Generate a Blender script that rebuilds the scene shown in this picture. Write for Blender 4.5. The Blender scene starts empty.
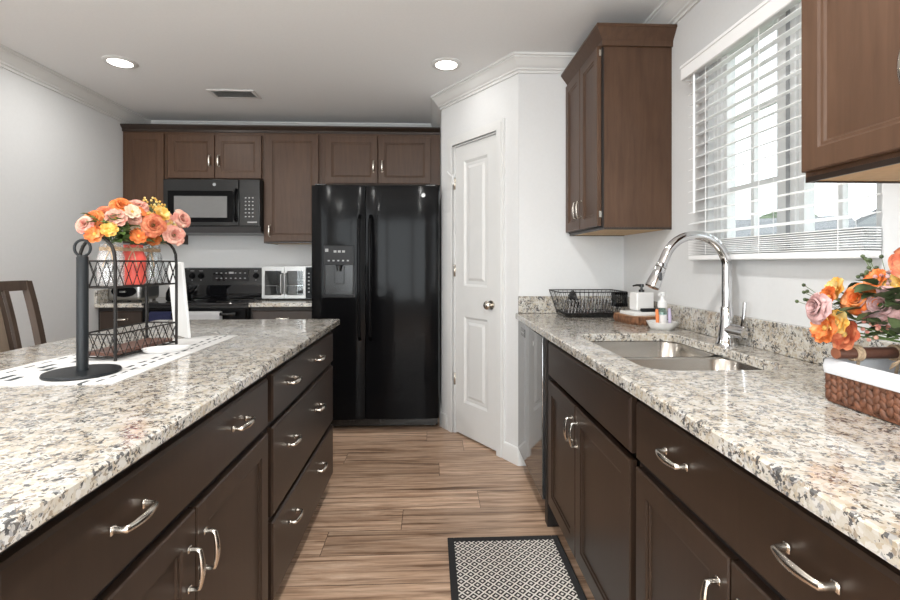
import bpy, bmesh, math, random
from mathutils import Vector, Matrix
C = bpy.context.scene
COL = C.collection
PI = math.pi
R = math.radians
random.seed(7)

# ------------------------------------------------------------------ camera
cam_d = bpy.data.cameras.new('camera')
cam = bpy.data.objects.new('camera', cam_d)
COL.objects.link(cam)
cam.location = (0, 0, 1.21)
cam.rotation_euler = (R(90), 0, -math.atan(19 / 470))
cam_d.sensor_width = 36
cam_d.lens = 36 * 470 / 900
cam_d.shift_y = -37 / 900
cam_d.clip_start = 0.02
C.camera = cam

# ------------------------------------------------------------------ colour management, sky, lights
C.view_settings.view_transform = 'Standard'
C.view_settings.look = 'None'
C.view_settings.exposure = 0.34
C.view_settings.gamma = 1
C.view_settings.use_curve_mapping = False
w = bpy.data.worlds.new('sky')
C.world = w
w.use_nodes = True
bg = w.node_tree.nodes['Background']
bg.inputs['Color'].default_value = (0.90, 0.96, 1.0, 1)
bg.inputs['Strength'].default_value = 2.2


def area(name, loc, rot, sx, sy, power, col=(1, 1, 1), shape='RECTANGLE', spread=180):
    d = bpy.data.lights.new(name, 'AREA')
    d.shape = shape
    d.size = sx
    d.size_y = sy
    d.energy = power
    d.color = col
    d.spread = R(spread)
    o = bpy.data.objects.new(name, d)
    o.location = loc
    o.rotation_euler = rot
    COL.objects.link(o)
    return o


# added fill lights, set outside invented openings behind the camera
area('fill_light_left', (-2.62, -2.2, 1.25), (0, R(-90), 0), 2.1, 2.2, 64, (0.93, 0.97, 1.0))
area('fill_light_right', (1.32, -1.9, 1.35), (0, R(90), 0), 1.7, 1.6, 52, (0.94, 0.975, 1.0))
area('fill_light_near', (-0.8, -4.18, 1.3), (R(90), 0, 0), 2.9, 1.9, 108, (0.94, 0.975, 1.0))


# ------------------------------------------------------------------ materials
def nn(nt, t, **kw):
    n = nt.nodes.new(t)
    for k, v in kw.items():
        setattr(n, k, v)
    return n


def base_mat(name):
    m = bpy.data.materials.new(name)
    m.use_nodes = True
    nt = m.node_tree
    b = nt.nodes['Principled BSDF']
    return m, nt, b


def coords(nt, scale=(1, 1, 1), rot=(0, 0, 0)):
    tc = nn(nt, 'ShaderNodeTexCoord')
    mp = nn(nt, 'ShaderNodeMapping')
    mp.inputs['Scale'].default_value = scale
    mp.inputs['Rotation'].default_value = rot
    nt.links.new(tc.outputs['Object'], mp.inputs['Vector'])
    return mp.outputs['Vector']


def noise(nt, vec, scale, detail=4, rough=0.55, dist=0.0):
    n = nn(nt, 'ShaderNodeTexNoise')
    n.inputs['Scale'].default_value = scale
    n.inputs['Detail'].default_value = detail
    n.inputs['Roughness'].default_value = rough
    n.inputs['Distortion'].default_value = dist
    nt.links.new(vec, n.inputs['Vector'])
    return n


def ramp(nt, fac, stops, interp='LINEAR'):
    r = nn(nt, 'ShaderNodeValToRGB')
    r.color_ramp.interpolation = interp
    el = r.color_ramp.elements
    while len(el) < len(stops):
        el.new(0.5)
    for e, (p, c) in zip(el, stops):
        e.position = p
        e.color = (c[0], c[1], c[2], 1) if not isinstance(c, (int, float)) else (c, c, c, 1)
    nt.links.new(fac, r.inputs['Fac'])
    return r.outputs['Color']


def mix(nt, fac, a, b, mode='MIX'):
    m = nn(nt, 'ShaderNodeMix', data_type='RGBA', blend_type=mode)
    if isinstance(fac, (int, float)):
        m.inputs[0].default_value = fac
    else:
        nt.links.new(fac, m.inputs[0])
    for i, v in ((6, a), (7, b)):
        if isinstance(v, tuple):
            m.inputs[i].default_value = (v[0], v[1], v[2], 1)
        else:
            nt.links.new(v, m.inputs[i])
    return m.outputs[2]


def bump(nt, b, h, strength=0.2, dist=0.002):
    n = nn(nt, 'ShaderNodeBump')
    n.inputs['Strength'].default_value = strength
    n.inputs['Distance'].default_value = dist
    nt.links.new(h, n.inputs['Height'])
    nt.links.new(n.outputs['Normal'], b.inputs['Normal'])


def pm(name, col, rough=0.5, metal=0.0, var=0.06, scale=14.0, stretch=(1, 1, 1), coat=0.0, bmp=0.0, spec=0.5, trans=0.0):
    m, nt, b = base_mat(name)
    n = noise(nt, coords(nt, stretch), scale)
    lo = tuple(c * (1 - var) for c in col)
    hi = tuple(min(1, c * (1 + var)) for c in col)
    nt.links.new(ramp(nt, n.outputs['Fac'], [(0.3, lo), (0.7, hi)]), b.inputs['Base Color'])
    b.inputs['Roughness'].default_value = rough
    b.inputs['Metallic'].default_value = metal
    b.inputs['Specular IOR Level'].default_value = spec
    b.inputs['Coat Weight'].default_value = coat
    b.inputs['Coat Roughness'].default_value = 0.12
    b.inputs['Transmission Weight'].default_value = trans
    if bmp:
        bump(nt, b, n.outputs['Fac'], bmp)
    return m


def emit_mat(name, col, strength):
    m, nt, b = base_mat(name)
    b.inputs['Base Color'].default_value = (*col, 1)
    b.inputs['Emission Color'].default_value = (*col, 1)
    b.inputs['Emission Strength'].default_value = strength
    return m


def glass_mat(name, tint=(1, 1, 1), refl=0.08, rough=0.0, cloud=0.0):
    m = bpy.data.materials.new(name)
    m.use_nodes = True
    nt = m.node_tree
    nt.nodes.clear()
    out = nn(nt, 'ShaderNodeOutputMaterial')
    mx = nn(nt, 'ShaderNodeMixShader')
    tr = nn(nt, 'ShaderNodeBsdfTransparent')
    tr.inputs['Color'].default_value = (*tint, 1)
    gl = nn(nt, 'ShaderNodeBsdfGlossy')
    gl.inputs['Roughness'].default_value = rough
    lw = nn(nt, 'ShaderNodeLayerWeight')
    lw.inputs['Blend'].default_value = 0.25
    mm = nn(nt, 'ShaderNodeMath', operation='MULTIPLY_ADD')
    nt.links.new(lw.outputs['Facing'], mm.inputs[0])
    mm.inputs[1].default_value = refl * 3
    mm.inputs[2].default_value = refl * 0.5
    nt.links.new(mm.outputs[0], mx.inputs['Fac'])
    nt.links.new(tr.outputs[0], mx.inputs[1])
    nt.links.new(gl.outputs[0], mx.inputs[2])
    if cloud:
        df = nn(nt, 'ShaderNodeBsdfDiffuse')
        df.inputs['Color'].default_value = (0.85, 0.85, 0.84, 1)
        m2 = nn(nt, 'ShaderNodeMixShader')
        m2.inputs['Fac'].default_value = cloud
        nt.links.new(mx.outputs[0], m2.inputs[1])
        nt.links.new(df.outputs[0], m2.inputs[2])
        mx = m2
    nt.links.new(mx.outputs[0], out.inputs['Surface'])
    return m


def wood_mat(name, dark, light, rough=0.35, stretch=(9, 9, 0.8), coat=0.25, scale=5, spec=0.5):
    m, nt, b = base_mat(name)
    v = coords(nt, stretch)
    n = noise(nt, v, scale, 6, 0.6, 0.6)
    n2 = noise(nt, coords(nt, (1, 1, 1)), 2.2, 3)
    f = mix(nt, 0.45, n.outputs['Fac'], n2.outputs['Fac'])
    nt.links.new(ramp(nt, f, [(0.3, dark), (0.7, light)]), b.inputs['Base Color'])
    b.inputs['Roughness'].default_value = rough
    b.inputs['Coat Weight'].default_value = coat
    b.inputs['Coat Roughness'].default_value = 0.3
    b.inputs['Specular IOR Level'].default_value = spec
    bump(nt, b, n.outputs['Fac'], 0.05, 0.001)
    return m


def granite_mat():
    m, nt, b = base_mat('granite')
    v = coords(nt)
    warp = noise(nt, v, 60, 3, 0.6)
    vm = nn(nt, 'ShaderNodeVectorMath', operation='MULTIPLY_ADD')
    nt.links.new(warp.outputs['Color'], vm.inputs[0])
    vm.inputs[1].default_value = (0.014, 0.014, 0.014)
    nt.links.new(v, vm.inputs[2])
    wv = vm.outputs[0]
    n0 = noise(nt, wv, 15, 6, 0.68)
    basec = ramp(nt, n0.outputs['Fac'], [(0.32, (0.42, 0.32, 0.20)), (0.43, (0.60, 0.51, 0.38)), (0.52, (0.73, 0.68, 0.58)), (0.64, (0.80, 0.78, 0.73))])

    def cells(scale, seed):
        vo = nn(nt, 'ShaderNodeTexVoronoi')
        vo.inputs['Scale'].default_value = scale
        mp = nn(nt, 'ShaderNodeMapping')
        mp.inputs['Location'].default_value = (seed, seed * 0.7, seed * 1.3)
        nt.links.new(wv, mp.inputs['Vector'])
        nt.links.new(mp.outputs[0], vo.inputs['Vector'])
        sp = nn(nt, 'ShaderNodeSeparateColor')
        nt.links.new(vo.outputs['Color'], sp.inputs[0])
        return sp.outputs
    c1 = cells(135, 1.7)
    tone = ramp(nt, c1[0], [(0.0, (0.40, 0.38, 0.35)), (0.12, (0.58, 0.49, 0.36)), (0.24, (0.70, 0.66, 0.58)), (0.6, (0.83, 0.82, 0.79)), (0.88, (0.64, 0.56, 0.45))], 'CONSTANT')
    col = mix(nt, 0.5, basec, tone)
    clus = noise(nt, v, 34, 3, 0.55)
    th = nn(nt, 'ShaderNodeMath', operation='MULTIPLY_ADD')
    nt.links.new(clus.outputs['Fac'], th.inputs[0])
    th.inputs[1].default_value = 1.25
    th.inputs[2].default_value = -0.508

    def speck(col, ch, scale, seed, colr, off, amt=1.0):
        cc = cells(scale, seed)
        sub = nn(nt, 'ShaderNodeMath', operation='SUBTRACT')
        nt.links.new(th.outputs[0], sub.inputs[0])
        sub.inputs[1].default_value = off
        lt = nn(nt, 'ShaderNodeMath', operation='LESS_THAN')
        nt.links.new(cc[ch], lt.inputs[0])
        nt.links.new(sub.outputs[0], lt.inputs[1])
        ml = nn(nt, 'ShaderNodeMath', operation='MULTIPLY')
        nt.links.new(lt.outputs[0], ml.inputs[0])
        ml.inputs[1].default_value = amt
        return mix(nt, ml.outputs[0], col, colr)
    col = speck(col, 0, 135, 5.1, (0.36, 0.36, 0.36), -0.02, 0.75)
    col = speck(col, 1, 180, 9.3, (0.33, 0.25, 0.17), 0.02, 0.75)
    col = speck(col, 2, 150, 2.2, (0.07, 0.072, 0.08), 0.03, 0.88)
    col = speck(col, 0, 290, 3.9, (0.10, 0.095, 0.09), 0.03, 0.8)
    nt.links.new(col, b.inputs['Base Color'])
    col = mix(nt, 1.0, col, (0.735, 0.74, 0.755), 'MULTIPLY')
    nt.links.new(col, b.inputs['Base Color'])
    b.inputs['Roughness'].default_value = 0.14
    b.inputs['Coat Weight'].default_value = 0.35
    b.inputs['Coat Roughness'].default_value = 0.05
    return m


def floor_mat():
    m, nt, b = base_mat('floor_planks')
    v = coords(nt)
    br = nn(nt, 'ShaderNodeTexBrick')
    br.offset = 0.0
    br.inputs['Scale'].default_value = 1
    br.inputs['Brick Width'].default_value = 1.22
    br.inputs['Row Height'].default_value = 0.178
    br.inputs['Mortar Size'].default_value = 0.0012
    br.inputs['Mortar Smooth'].default_value = 0.1
    br.inputs['Bias'].default_value = 0.0
    br.inputs['Color1'].default_value = (0, 0, 0, 1)
    br.inputs['Color2'].default_value = (1, 1, 1, 1)
    br.inputs['Mortar'].default_value = (0.5, 0.5, 0.5, 1)
    sx = nn(nt, 'ShaderNodeSeparateXYZ')
    nt.links.new(v, sx.inputs[0])
    dv = nn(nt, 'ShaderNodeMath', operation='DIVIDE')
    nt.links.new(sx.outputs['Y'], dv.inputs[0])
    dv.inputs[1].default_value = 0.178
    fl = nn(nt, 'ShaderNodeMath', operation='FLOOR')
    nt.links.new(dv.outputs[0], fl.inputs[0])
    wn = nn(nt, 'ShaderNodeTexWhiteNoise', noise_dimensions='1D')
    nt.links.new(fl.outputs[0], wn.inputs['W'])
    ax = nn(nt, 'ShaderNodeMath', operation='MULTIPLY_ADD')
    nt.links.new(wn.outputs['Value'], ax.inputs[0])
    ax.inputs[1].default_value = 1.22
    nt.links.new(sx.outputs['X'], ax.inputs[2])
    cb = nn(nt, 'ShaderNodeCombineXYZ')
    nt.links.new(ax.outputs[0], cb.inputs['X'])
    nt.links.new(sx.outputs['Y'], cb.inputs['Y'])
    nt.links.new(cb.outputs[0], br.inputs['Vector'])
    # shift the grain per plank
    vm = nn(nt, 'ShaderNodeVectorMath', operation='MULTIPLY_ADD')
    nt.links.new(br.outputs['Color'], vm.inputs[0])
    vm.inputs[1].default_value = (3.1, 7.7, 0)
    nt.links.new(v, vm.inputs[2])
    mp = nn(nt, 'ShaderNodeMapping')
    mp.inputs['Scale'].default_value = (0.7, 9, 1)
    nt.links.new(vm.outputs[0], mp.inputs['Vector'])
    g = noise(nt, mp.outputs[0], 3.2, 7, 0.62, 0.9)
    mp2 = nn(nt, 'ShaderNodeMapping')
    mp2.inputs['Scale'].default_value = (3, 60, 1)
    nt.links.new(vm.outputs[0], mp2.inputs['Vector'])
    g2 = noise(nt, mp2.outputs[0], 3, 3, 0.6)
    gc = ramp(nt, g.outputs['Fac'], [(0.28, (0.18, 0.098, 0.059)), (0.38, (0.39, 0.25, 0.167)), (0.53, (0.61, 0.435, 0.318)), (0.72, (0.77, 0.60, 0.465))])
    gc = mix(nt, 0.35, gc, ramp(nt, g2.outputs['Fac'], [(0.3, (0.24, 0.14, 0.088)), (0.7, (0.66, 0.48, 0.355))]))
    mp3 = nn(nt, 'ShaderNodeMapping')
    mp3.inputs['Scale'].default_value = (0.6, 15, 1)
    nt.links.new(vm.outputs[0], mp3.inputs['Vector'])
    g3 = noise(nt, mp3.outputs[0], 2.6, 5, 0.6, 0.6)
    gc = mix(nt, 1.0, gc, ramp(nt, g3.outputs['Fac'], [(0.34, (0.40, 0.33, 0.28)), (0.46, (0.92, 0.89, 0.86)), (0.60, (1.18, 1.17, 1.15))]), 'MULTIPLY')
    pl = ramp(nt, br.outputs['Color'], [(0.0, (0.76, 0.74, 0.72)), (1.0, (1.14, 1.13, 1.12))])
    gc = mix(nt, 1.0, gc, pl, 'MULTIPLY')
    gc = mix(nt, br.outputs['Fac'], gc, (0.05, 0.03, 0.02))
    nt.links.new(gc, b.inputs['Base Color'])
    b.inputs['Roughness'].default_value = 0.33
    bump(nt, b, g2.outputs['Fac'], 0.08, 0.001)
    return m


def rug_mat():
    m, nt, b = base_mat('rug_pattern')
    tc = nn(nt, 'ShaderNodeTexCoord')
    mp = nn(nt, 'ShaderNodeMapping')
    mp.inputs['Rotation'].default_value = (0, 0, R(45))
    p = 0.0285
    mp.inputs['Scale'].default_value = (1 / p, 1 / p, 1)
    nt.links.new(tc.outputs['Object'], mp.inputs['Vector'])
    sp = nn(nt, 'ShaderNodeSeparateXYZ')
    nt.links.new(mp.outputs[0], sp.inputs[0])

    def mth(op, a, bb=None):
        n = nn(nt, 'ShaderNodeMath', operation=op)
        for i, v in ((0, a), (1, bb)):
            if v is None:
                continue
            if isinstance(v, (int, float)):
                n.inputs[i].default_value = v
            else:
                nt.links.new(v, n.inputs[i])
        return n.outputs[0]
    du = mth('ABSOLUTE', mth('SUBTRACT', mth('FRACT', sp.outputs['X']), 0.5))
    dv = mth('ABSOLUTE', mth('SUBTRACT', mth('FRACT', sp.outputs['Y']), 0.5))
    mxx = mth('MAXIMUM', du, dv)
    line = mth('GREATER_THAN', mxx, 0.40)
    dot = mth('LESS_THAN', mxx, 0.17)
    wh = mth('MAXIMUM', line, dot)
    n = noise(nt, tc.outputs['Object'], 400, 2)
    wc = ramp(nt, n.outputs['Fac'], [(0.3, (0.62, 0.59, 0.54)), (0.7, (0.80, 0.77, 0.72))])
    nt.links.new(mix(nt, wh, (0.022, 0.019, 0.019), wc), b.inputs['Base Color'])
    b.inputs['Roughness'].default_value = 0.9
    bump(nt, b, n.outputs['Fac'], 0.3, 0.002)
    return m


def runner_mat():
    m, nt, b = base_mat('runner_cloth')
    tc = nn(nt, 'ShaderNodeTexCoord')
    wob = noise(nt, tc.outputs['Object'], 18, 3)
    sp = nn(nt, 'ShaderNodeSeparateXYZ')
    nt.links.new(tc.outputs['Object'], sp.inputs[0])

    def mth(op, a, bb=None):
        n = nn(nt, 'ShaderNodeMath', operation=op)
        for i, v in ((0, a), (1, bb)):
            if v is None:
                continue
            if isinstance(v, (int, float)):
                n.inputs[i].default_value = v
            else:
                nt.links.new(v, n.inputs[i])
        return n.outputs[0]
    x = mth('ADD', sp.outputs['X'], mth('MULTIPLY', mth('SUBTRACT', wob.outputs['Fac'], 0.5), 0.02))
    y = sp.outputs['Y']
    acc = None
    for k, (cx, hw, per, duty, ph) in enumerate([(0.150, 0.0045, 0.045, 0.6, 0), (0.120, 0.0055, 0.06, 0.55, 0.3), (-0.085, 0.010, 0.11, 0.42, 0.1), (-0.120, 0.008, 0.13, 0.4, 0.5), (-0.165, 0.0045, 0.06, 0.6, 0.2)]):
        st = mth('LESS_THAN', mth('ABSOLUTE', mth('SUBTRACT', x, cx)), hw)
        da = mth('LESS_THAN', mth('FRACT', mth('ADD', mth('DIVIDE', y, per), ph)), duty)
        s = mth('MULTIPLY', st, da)
        acc = s if acc is None else mth('MAXIMUM', acc, s)
    nt.links.new(mix(nt, acc, (0.64, 0.635, 0.625), (0.04, 0.05, 0.055)), b.inputs['Base Color'])
    b.inputs['Roughness'].default_value = 0.9
    n = noise(nt, tc.outputs['Object'], 300, 2)
    bump(nt, b, n.outputs['Fac'], 0.3, 0.001)
    return m


M = {}
M['wall'] = pm('wall_paint', (0.685, 0.688, 0.688), 0.75, var=0.012, bmp=0.02, scale=60)
M['ceil'] = pm('ceiling_paint', (0.835, 0.845, 0.85), 0.85, var=0.012, bmp=0.03, scale=80)
M['trim'] = pm('white_trim_paint', (0.70, 0.70, 0.69), 0.4, var=0.01)
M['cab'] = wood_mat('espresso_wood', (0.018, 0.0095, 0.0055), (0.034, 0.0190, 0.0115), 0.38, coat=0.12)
M['cab_top'] = wood_mat('espresso_wood_lit', (0.055, 0.0275, 0.0150), (0.100, 0.055, 0.033), 0.42, coat=0.0, spec=0.32)  # same espresso wood, coloured lighter for the light on the wall cabinets
M['cab_gap'] = pm('dark_frame_and_gap_shade', (0.010, 0.007, 0.006), 0.5)
M['ply'] = wood_mat('raw_plywood', (0.50, 0.31, 0.14), (0.66, 0.44, 0.22), 0.6, coat=0.0)
M['granite'] = granite_mat()
M['floor'] = floor_mat()
M['rug'] = rug_mat()
M['rug_edge'] = pm('rug_border', (0.018, 0.017, 0.018), 0.9, bmp=0.3, scale=300)
M['nickel'] = pm('brushed_nickel', (0.62, 0.58, 0.52), 0.24, 1.0, var=0.04, scale=60)
M['chrome'] = pm('chrome', (0.66, 0.66, 0.67), 0.07, 1.0, var=0.01)
M['steel'] = pm('stainless_steel', (0.50, 0.47, 0.43), 0.26, 1.0, var=0.05, scale=20, stretch=(1, 30, 1))
M['silver'] = pm('silver_appliance', (0.36, 0.36, 0.355), 0.34, 1.0, var=0.03)
M['dw'] = pm('dishwasher_gloss', (0.022, 0.022, 0.023), 0.06, var=0.02)
M['dw'].node_tree.nodes['Principled BSDF'].inputs['IOR'].default_value = 2.6
M['black_gloss'] = pm('black_gloss', (0.0045, 0.0045, 0.005), 0.09, var=0.1, scale=40, spec=0.085)
M['black_app'] = pm('black_appliance', (0.010, 0.010, 0.010), 0.22, var=0.1)
M['black_glass'] = pm('black_glass', (0.006, 0.006, 0.007), 0.05, var=0.1)
M['mw_window'] = pm('microwave_window', (0.17, 0.17, 0.168), 0.2, var=0.06, scale=200)
M['grey_plastic'] = pm('grey_plastic', (0.06, 0.06, 0.062), 0.3)
M['disp'] = pm('dispenser_plastic', (0.016, 0.016, 0.017), 0.35, spec=0.2)
M['black_matte'] = pm('black_matte_metal', (0.009, 0.011, 0.013), 0.4, spec=0.3)
M['white_mark'] = pm('white_marks', (0.36, 0.36, 0.36), 0.5)
M['white_plastic'] = pm('white_plastic', (0.76, 0.76, 0.755), 0.4, var=0.01)
M['ceramic'] = pm('white_ceramic', (0.74, 0.73, 0.715), 0.2, var=0.02)
M['white_cloth'] = pm('white_cloth', (0.72, 0.72, 0.73), 0.9, var=0.04, scale=90, bmp=0.2)
M['navy_cloth'] = pm('navy_cloth', (0.03, 0.035, 0.10), 0.9, var=0.1, scale=90, bmp=0.2)
M['blind'] = pm('blind_white', (0.88, 0.88, 0.88), 0.45, var=0.01)
M['runner'] = runner_mat()
M['glass'] = glass_mat('clear_glass', (0.98, 0.99, 0.99), 0.05)
M['jar_glass'] = glass_mat('jar_glass', (0.92, 0.94, 0.95), 0.16, 0.0, 0.16)
M['cloudy_glass'] = glass_mat('cloudy_glass', (0.95, 0.93, 0.93), 0.16, 0.0, 0.24)
M['coral'] = pm('coral_paint', (0.72, 0.10, 0.075), 0.4, var=0.15, scale=30)
M['pink_jar'] = pm('blush_paint', (0.72, 0.42, 0.38), 0.4, var=0.2, scale=30)
M['twine'] = pm('jute_twine', (0.52, 0.38, 0.25), 0.9, var=0.25, scale=200, bmp=0.4)
M['wire'] = pm('black_wire', (0.012, 0.010, 0.009), 0.42, spec=0.3)
M['wood_board'] = wood_mat('red_brown_board', (0.075, 0.030, 0.020), (0.15, 0.065, 0.042), 0.4, stretch=(6, 1, 6))
M['bark'] = pm('bark', (0.17, 0.075, 0.035), 0.85, var=0.55, scale=60, stretch=(1, 1, 0.4), bmp=0.8)
M['slice'] = wood_mat('cut_wood', (0.33, 0.17, 0.085), (0.50, 0.30, 0.17), 0.5, stretch=(2, 9, 2))
M['chair'] = wood_mat('grey_brown_chair_wood', (0.050, 0.033, 0.024), (0.095, 0.066, 0.049), 0.35)
M['chair_splat'] = wood_mat('weathered_splat_wood', (0.17, 0.125, 0.09), (0.27, 0.21, 0.155), 0.45)
M['seat_fabric'] = pm('seat_fabric', (0.24, 0.20, 0.17), 0.9, bmp=0.3, scale=200)
M['weave'] = pm('hyacinth_weave', (0.135, 0.052, 0.026), 0.55, var=0.65, scale=55, bmp=0.4)
M['liner'] = pm('white_liner', (0.60, 0.61, 0.635), 0.9, var=0.03, scale=90, bmp=0.2)
M['grey_fabric'] = pm('grey_lining', (0.20, 0.20, 0.21), 0.95, var=0.2, scale=60)
M['cut_end'] = wood_mat('red_cut_end', (0.20, 0.060, 0.028), (0.33, 0.12, 0.06), 0.6)
M['stem'] = pm('green_stem', (0.10, 0.15, 0.045), 0.6, var=0.3)
M['leaf'] = pm('leaf_green', (0.085, 0.15, 0.035), 0.5, var=0.55, scale=25)
M['leaf_dark'] = pm('dark_olive_leaf', (0.060, 0.085, 0.035), 0.5, var=0.5, scale=25)
M['outdoor_leaf'] = pm('tree_leaf', (0.10, 0.13, 0.075), 0.8, var=0.5, scale=3)


def petal_mat(name, a, b_, c):
    m, nt, b = base_mat(name)
    n = noise(nt, coords(nt), 45, 3, 0.6, 0.8)
    a, b_, c = (tuple(v * 0.82 for v in q_) for q_ in (a, b_, c))
    nt.links.new(ramp(nt, n.outputs['Fac'], [(0.32, a), (0.5, b_), (0.68, c)]), b.inputs['Base Color'])
    b.inputs['Roughness'].default_value = 0.65
    b.inputs['Subsurface Weight'].default_value = 0.0
    return m


M['rose_orange'] = petal_mat('orange_petals', (0.62, 0.10, 0.015), (0.80, 0.20, 0.035), (0.86, 0.38, 0.16))
M['rose_pink'] = petal_mat('blush_petals', (0.68, 0.20, 0.16), (0.80, 0.38, 0.29), (0.86, 0.58, 0.45))
M['rose_rust'] = petal_mat('rust_petals', (0.42, 0.075, 0.035), (0.66, 0.17, 0.075), (0.80, 0.33, 0.16))
M['rose_mauve'] = petal_mat('mauve_petals', (0.36, 0.17, 0.16), (0.60, 0.36, 0.35), (0.72, 0.52, 0.52))
M['rose_yellow'] = petal_mat('yellow_petals', (0.75, 0.25, 0.02), (0.85, 0.50, 0.10), (0.88, 0.72, 0.32))
M['rose_cream'] = petal_mat('cream_petals', (0.80, 0.45, 0.30), (0.86, 0.66, 0.48), (0.88, 0.80, 0.62))
M['liquid'] = glass_mat('soap_liquid', (0.72, 0.90, 0.88), 0.10)
M['orange_plastic'] = pm('orange_plastic', (0.80, 0.22, 0.06), 0.4)
M['lilac_plastic'] = pm('lilac_plastic', (0.48, 0.42, 0.58), 0.4)
M['siding'] = pm('house_siding', (0.33, 0.34, 0.35), 0.8, var=0.06, stretch=(1, 1, 30), scale=2)
M['shingle'] = pm('roof_shingles', (0.22, 0.225, 0.23), 0.9, var=0.3, scale=20)
M['gasket'] = pm('window_gasket', (0.36, 0.37, 0.38), 0.6)
M['grass'] = pm('lawn', (0.15, 0.17, 0.10), 0.95, var=0.4, scale=5)
M['lamp_lens'] = emit_mat('lamp_lens', (1.0, 0.97, 0.92), 9.0)
M['house_glass'] = pm('house_window', (0.16, 0.18, 0.20), 0.1)


# ------------------------------------------------------------------ mesh helpers
class MB:
    def __init__(self):
        self.bm = bmesh.new()
        self.bm.faces.layers.int.new('flat')

    def box(self, x0, x1, y0, y1, z0, z1, bev=0.0, seg=1, mi=0):
        bm = self.bm
        vs = [bm.verts.new((x, y, z)) for x in (x0, x1) for y in (y0, y1) for z in (z0, z1)]
        fs = [bm.faces.new([vs[i] for i in f]) for f in ((0, 1, 3, 2), (4, 6, 7, 5), (0, 4, 5, 1), (2, 3, 7, 6), (0, 2, 6, 4), (1, 5, 7, 3))]
        lay = bm.faces.layers.int.get('flat') or bm.faces.layers.int.new('flat')
        for f in fs:
            f.material_index = mi
            f[lay] = 1
        if bev > 0:
            es = list({e for f in fs for e in f.edges})
            r = bmesh.ops.bevel(bm, geom=es, offset=bev, segments=seg, affect='EDGES', profile=0.5)
            for f in r['faces']:
                f.material_index = mi
                f[lay] = 0
        return self

    def ring_faces(self, rings, closed_rings=False, cap=True, mi=0):
        bm = self.bm
        vr = [[bm.verts.new(p) for p in ring] for ring in rings]
        n = len(vr[0])
        m = len(vr)
        for i in range(m if closed_rings else m - 1):
            a, b = vr[i], vr[(i + 1) % m]
            for j in range(n):
                f = bm.faces.new((a[j], a[(j + 1) % n], b[(j + 1) % n], b[j]))
                f.material_index = mi
        if cap and not closed_rings:
            f = bm.faces.new(list(reversed(vr[0]))); f.material_index = mi
            f = bm.faces.new(vr[-1]); f.material_index = mi
        return self

    def tube(self, pts, r, n=8, closed=False, mi=0, sq=(1, 1), up=None):
        P = [Vector(p) for p in pts]
        m = len(P)
        rad = r if isinstance(r, (list, tuple)) else [r] * m
        tang = []
        for i in range(m):
            if closed:
                t = P[(i + 1) % m] - P[i - 1]
            else:
                t = P[min(i + 1, m - 1)] - P[max(i - 1, 0)]
            tang.append(t.normalized())
        ref = Vector(up) if up else (Vector((0, 0, 1)) if abs(tang[0].z) < 0.9 else Vector((1, 0, 0)))
        nrm = (ref - tang[0] * ref.dot(tang[0])).normalized()
        rings = []
        for i in range(m):
            nrm = (nrm - tang[i] * nrm.dot(tang[i])).normalized()
            bi = tang[i].cross(nrm)
            rings.append([P[i] + (nrm * math.cos(2 * PI * k / n) * sq[0] + bi * math.sin(2 * PI * k / n) * sq[1]) * rad[i] for k in range(n)])
        return self.ring_faces(rings, closed, True, mi)

    def cyl(self, p0, p1, r0, r1=None, n=20, mi=0):
        return self.tube([p0, p1], [r0, r0 if r1 is None else r1], n, mi=mi)

    def lathe(self, prof, c=(0, 0, 0), n=28, mi=0, cap=True, sx=1, sy=1):
        rings = [[(c[0] + r * sx * math.cos(2 * PI * k / n), c[1] + r * sy * math.sin(2 * PI * k / n), c[2] + z) for k in range(n)] for r, z in prof]
        return self.ring_faces(rings, False, cap, mi)

    def prism(self, poly, z0, z1, mi=0):
        return self.ring_faces([[(x, y, z0) for x, y in poly], [(x, y, z1) for x, y in poly]], mi=mi)

    def extr(self, poly3, d, mi=0):
        d = Vector(d)
        return self.ring_faces([[Vector(p) for p in poly3], [Vector(p) + d for p in poly3]], mi=mi)

    def ell(self, c, r, n=10, m=7, rot=None, mi=0):
        rings = []
        for i in range(m + 1):
            t = PI * (0.02 + 0.96 * i / m)
            ring = []
            for k in range(n):
                v = Vector((r[0] * math.sin(t) * math.cos(2 * PI * k / n), r[1] * math.sin(t) * math.sin(2 * PI * k / n), -r[2] * math.cos(t)))
                if rot is not None:
                    v = rot @ v
                ring.append(v + Vector(c))
            rings.append(ring)
        return self.ring_faces(rings, mi=mi)

    def grid(self, fn, nu, nv, mi=0):
        bm = self.bm
        vs = [[bm.verts.new(fn(i / nu, j / nv)) for j in range(nv + 1)] for i in range(nu + 1)]
        for i in range(nu):
            for j in range(nv):
                f = bm.faces.new((vs[i][j], vs[i + 1][j], vs[i + 1][j + 1], vs[i][j + 1]))
                f.material_index = mi
        return self

    def build(self, name, mat, parent=None, loc=None, rot=None, ang=35, smooth=True, fix=True):
        me = bpy.data.meshes.new(name)
        if fix:
            bmesh.ops.recalc_face_normals(self.bm, faces=self.bm.faces[:])
        self.bm.to_mesh(me)
        self.bm.free()
        for m in (mat if isinstance(mat, (list, tuple)) else [mat]):
            me.materials.append(m)
        if smooth:
            me.shade_smooth()
            me.set_sharp_from_angle(angle=R(ang))
            at = me.attributes.get('flat')
            if at:
                for i, d_ in enumerate(at.data):
                    if d_.value:
                        me.polygons[i].use_smooth = False
                me.attributes.remove(at)
        return link(name, me, parent, loc, rot)


def link(name, me, parent=None, loc=None, rot=None):
    o = bpy.data.objects.new(name, me)
    COL.objects.link(o)
    o.parent = parent
    if loc is not None:
        o.location = loc
    if rot is not None:
        o.rotation_euler = rot
    return o


def tag(o, label, cat, group=None):
    o['label'] = label
    o['category'] = cat
    if group:
        o['group'] = group
    return o


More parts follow.
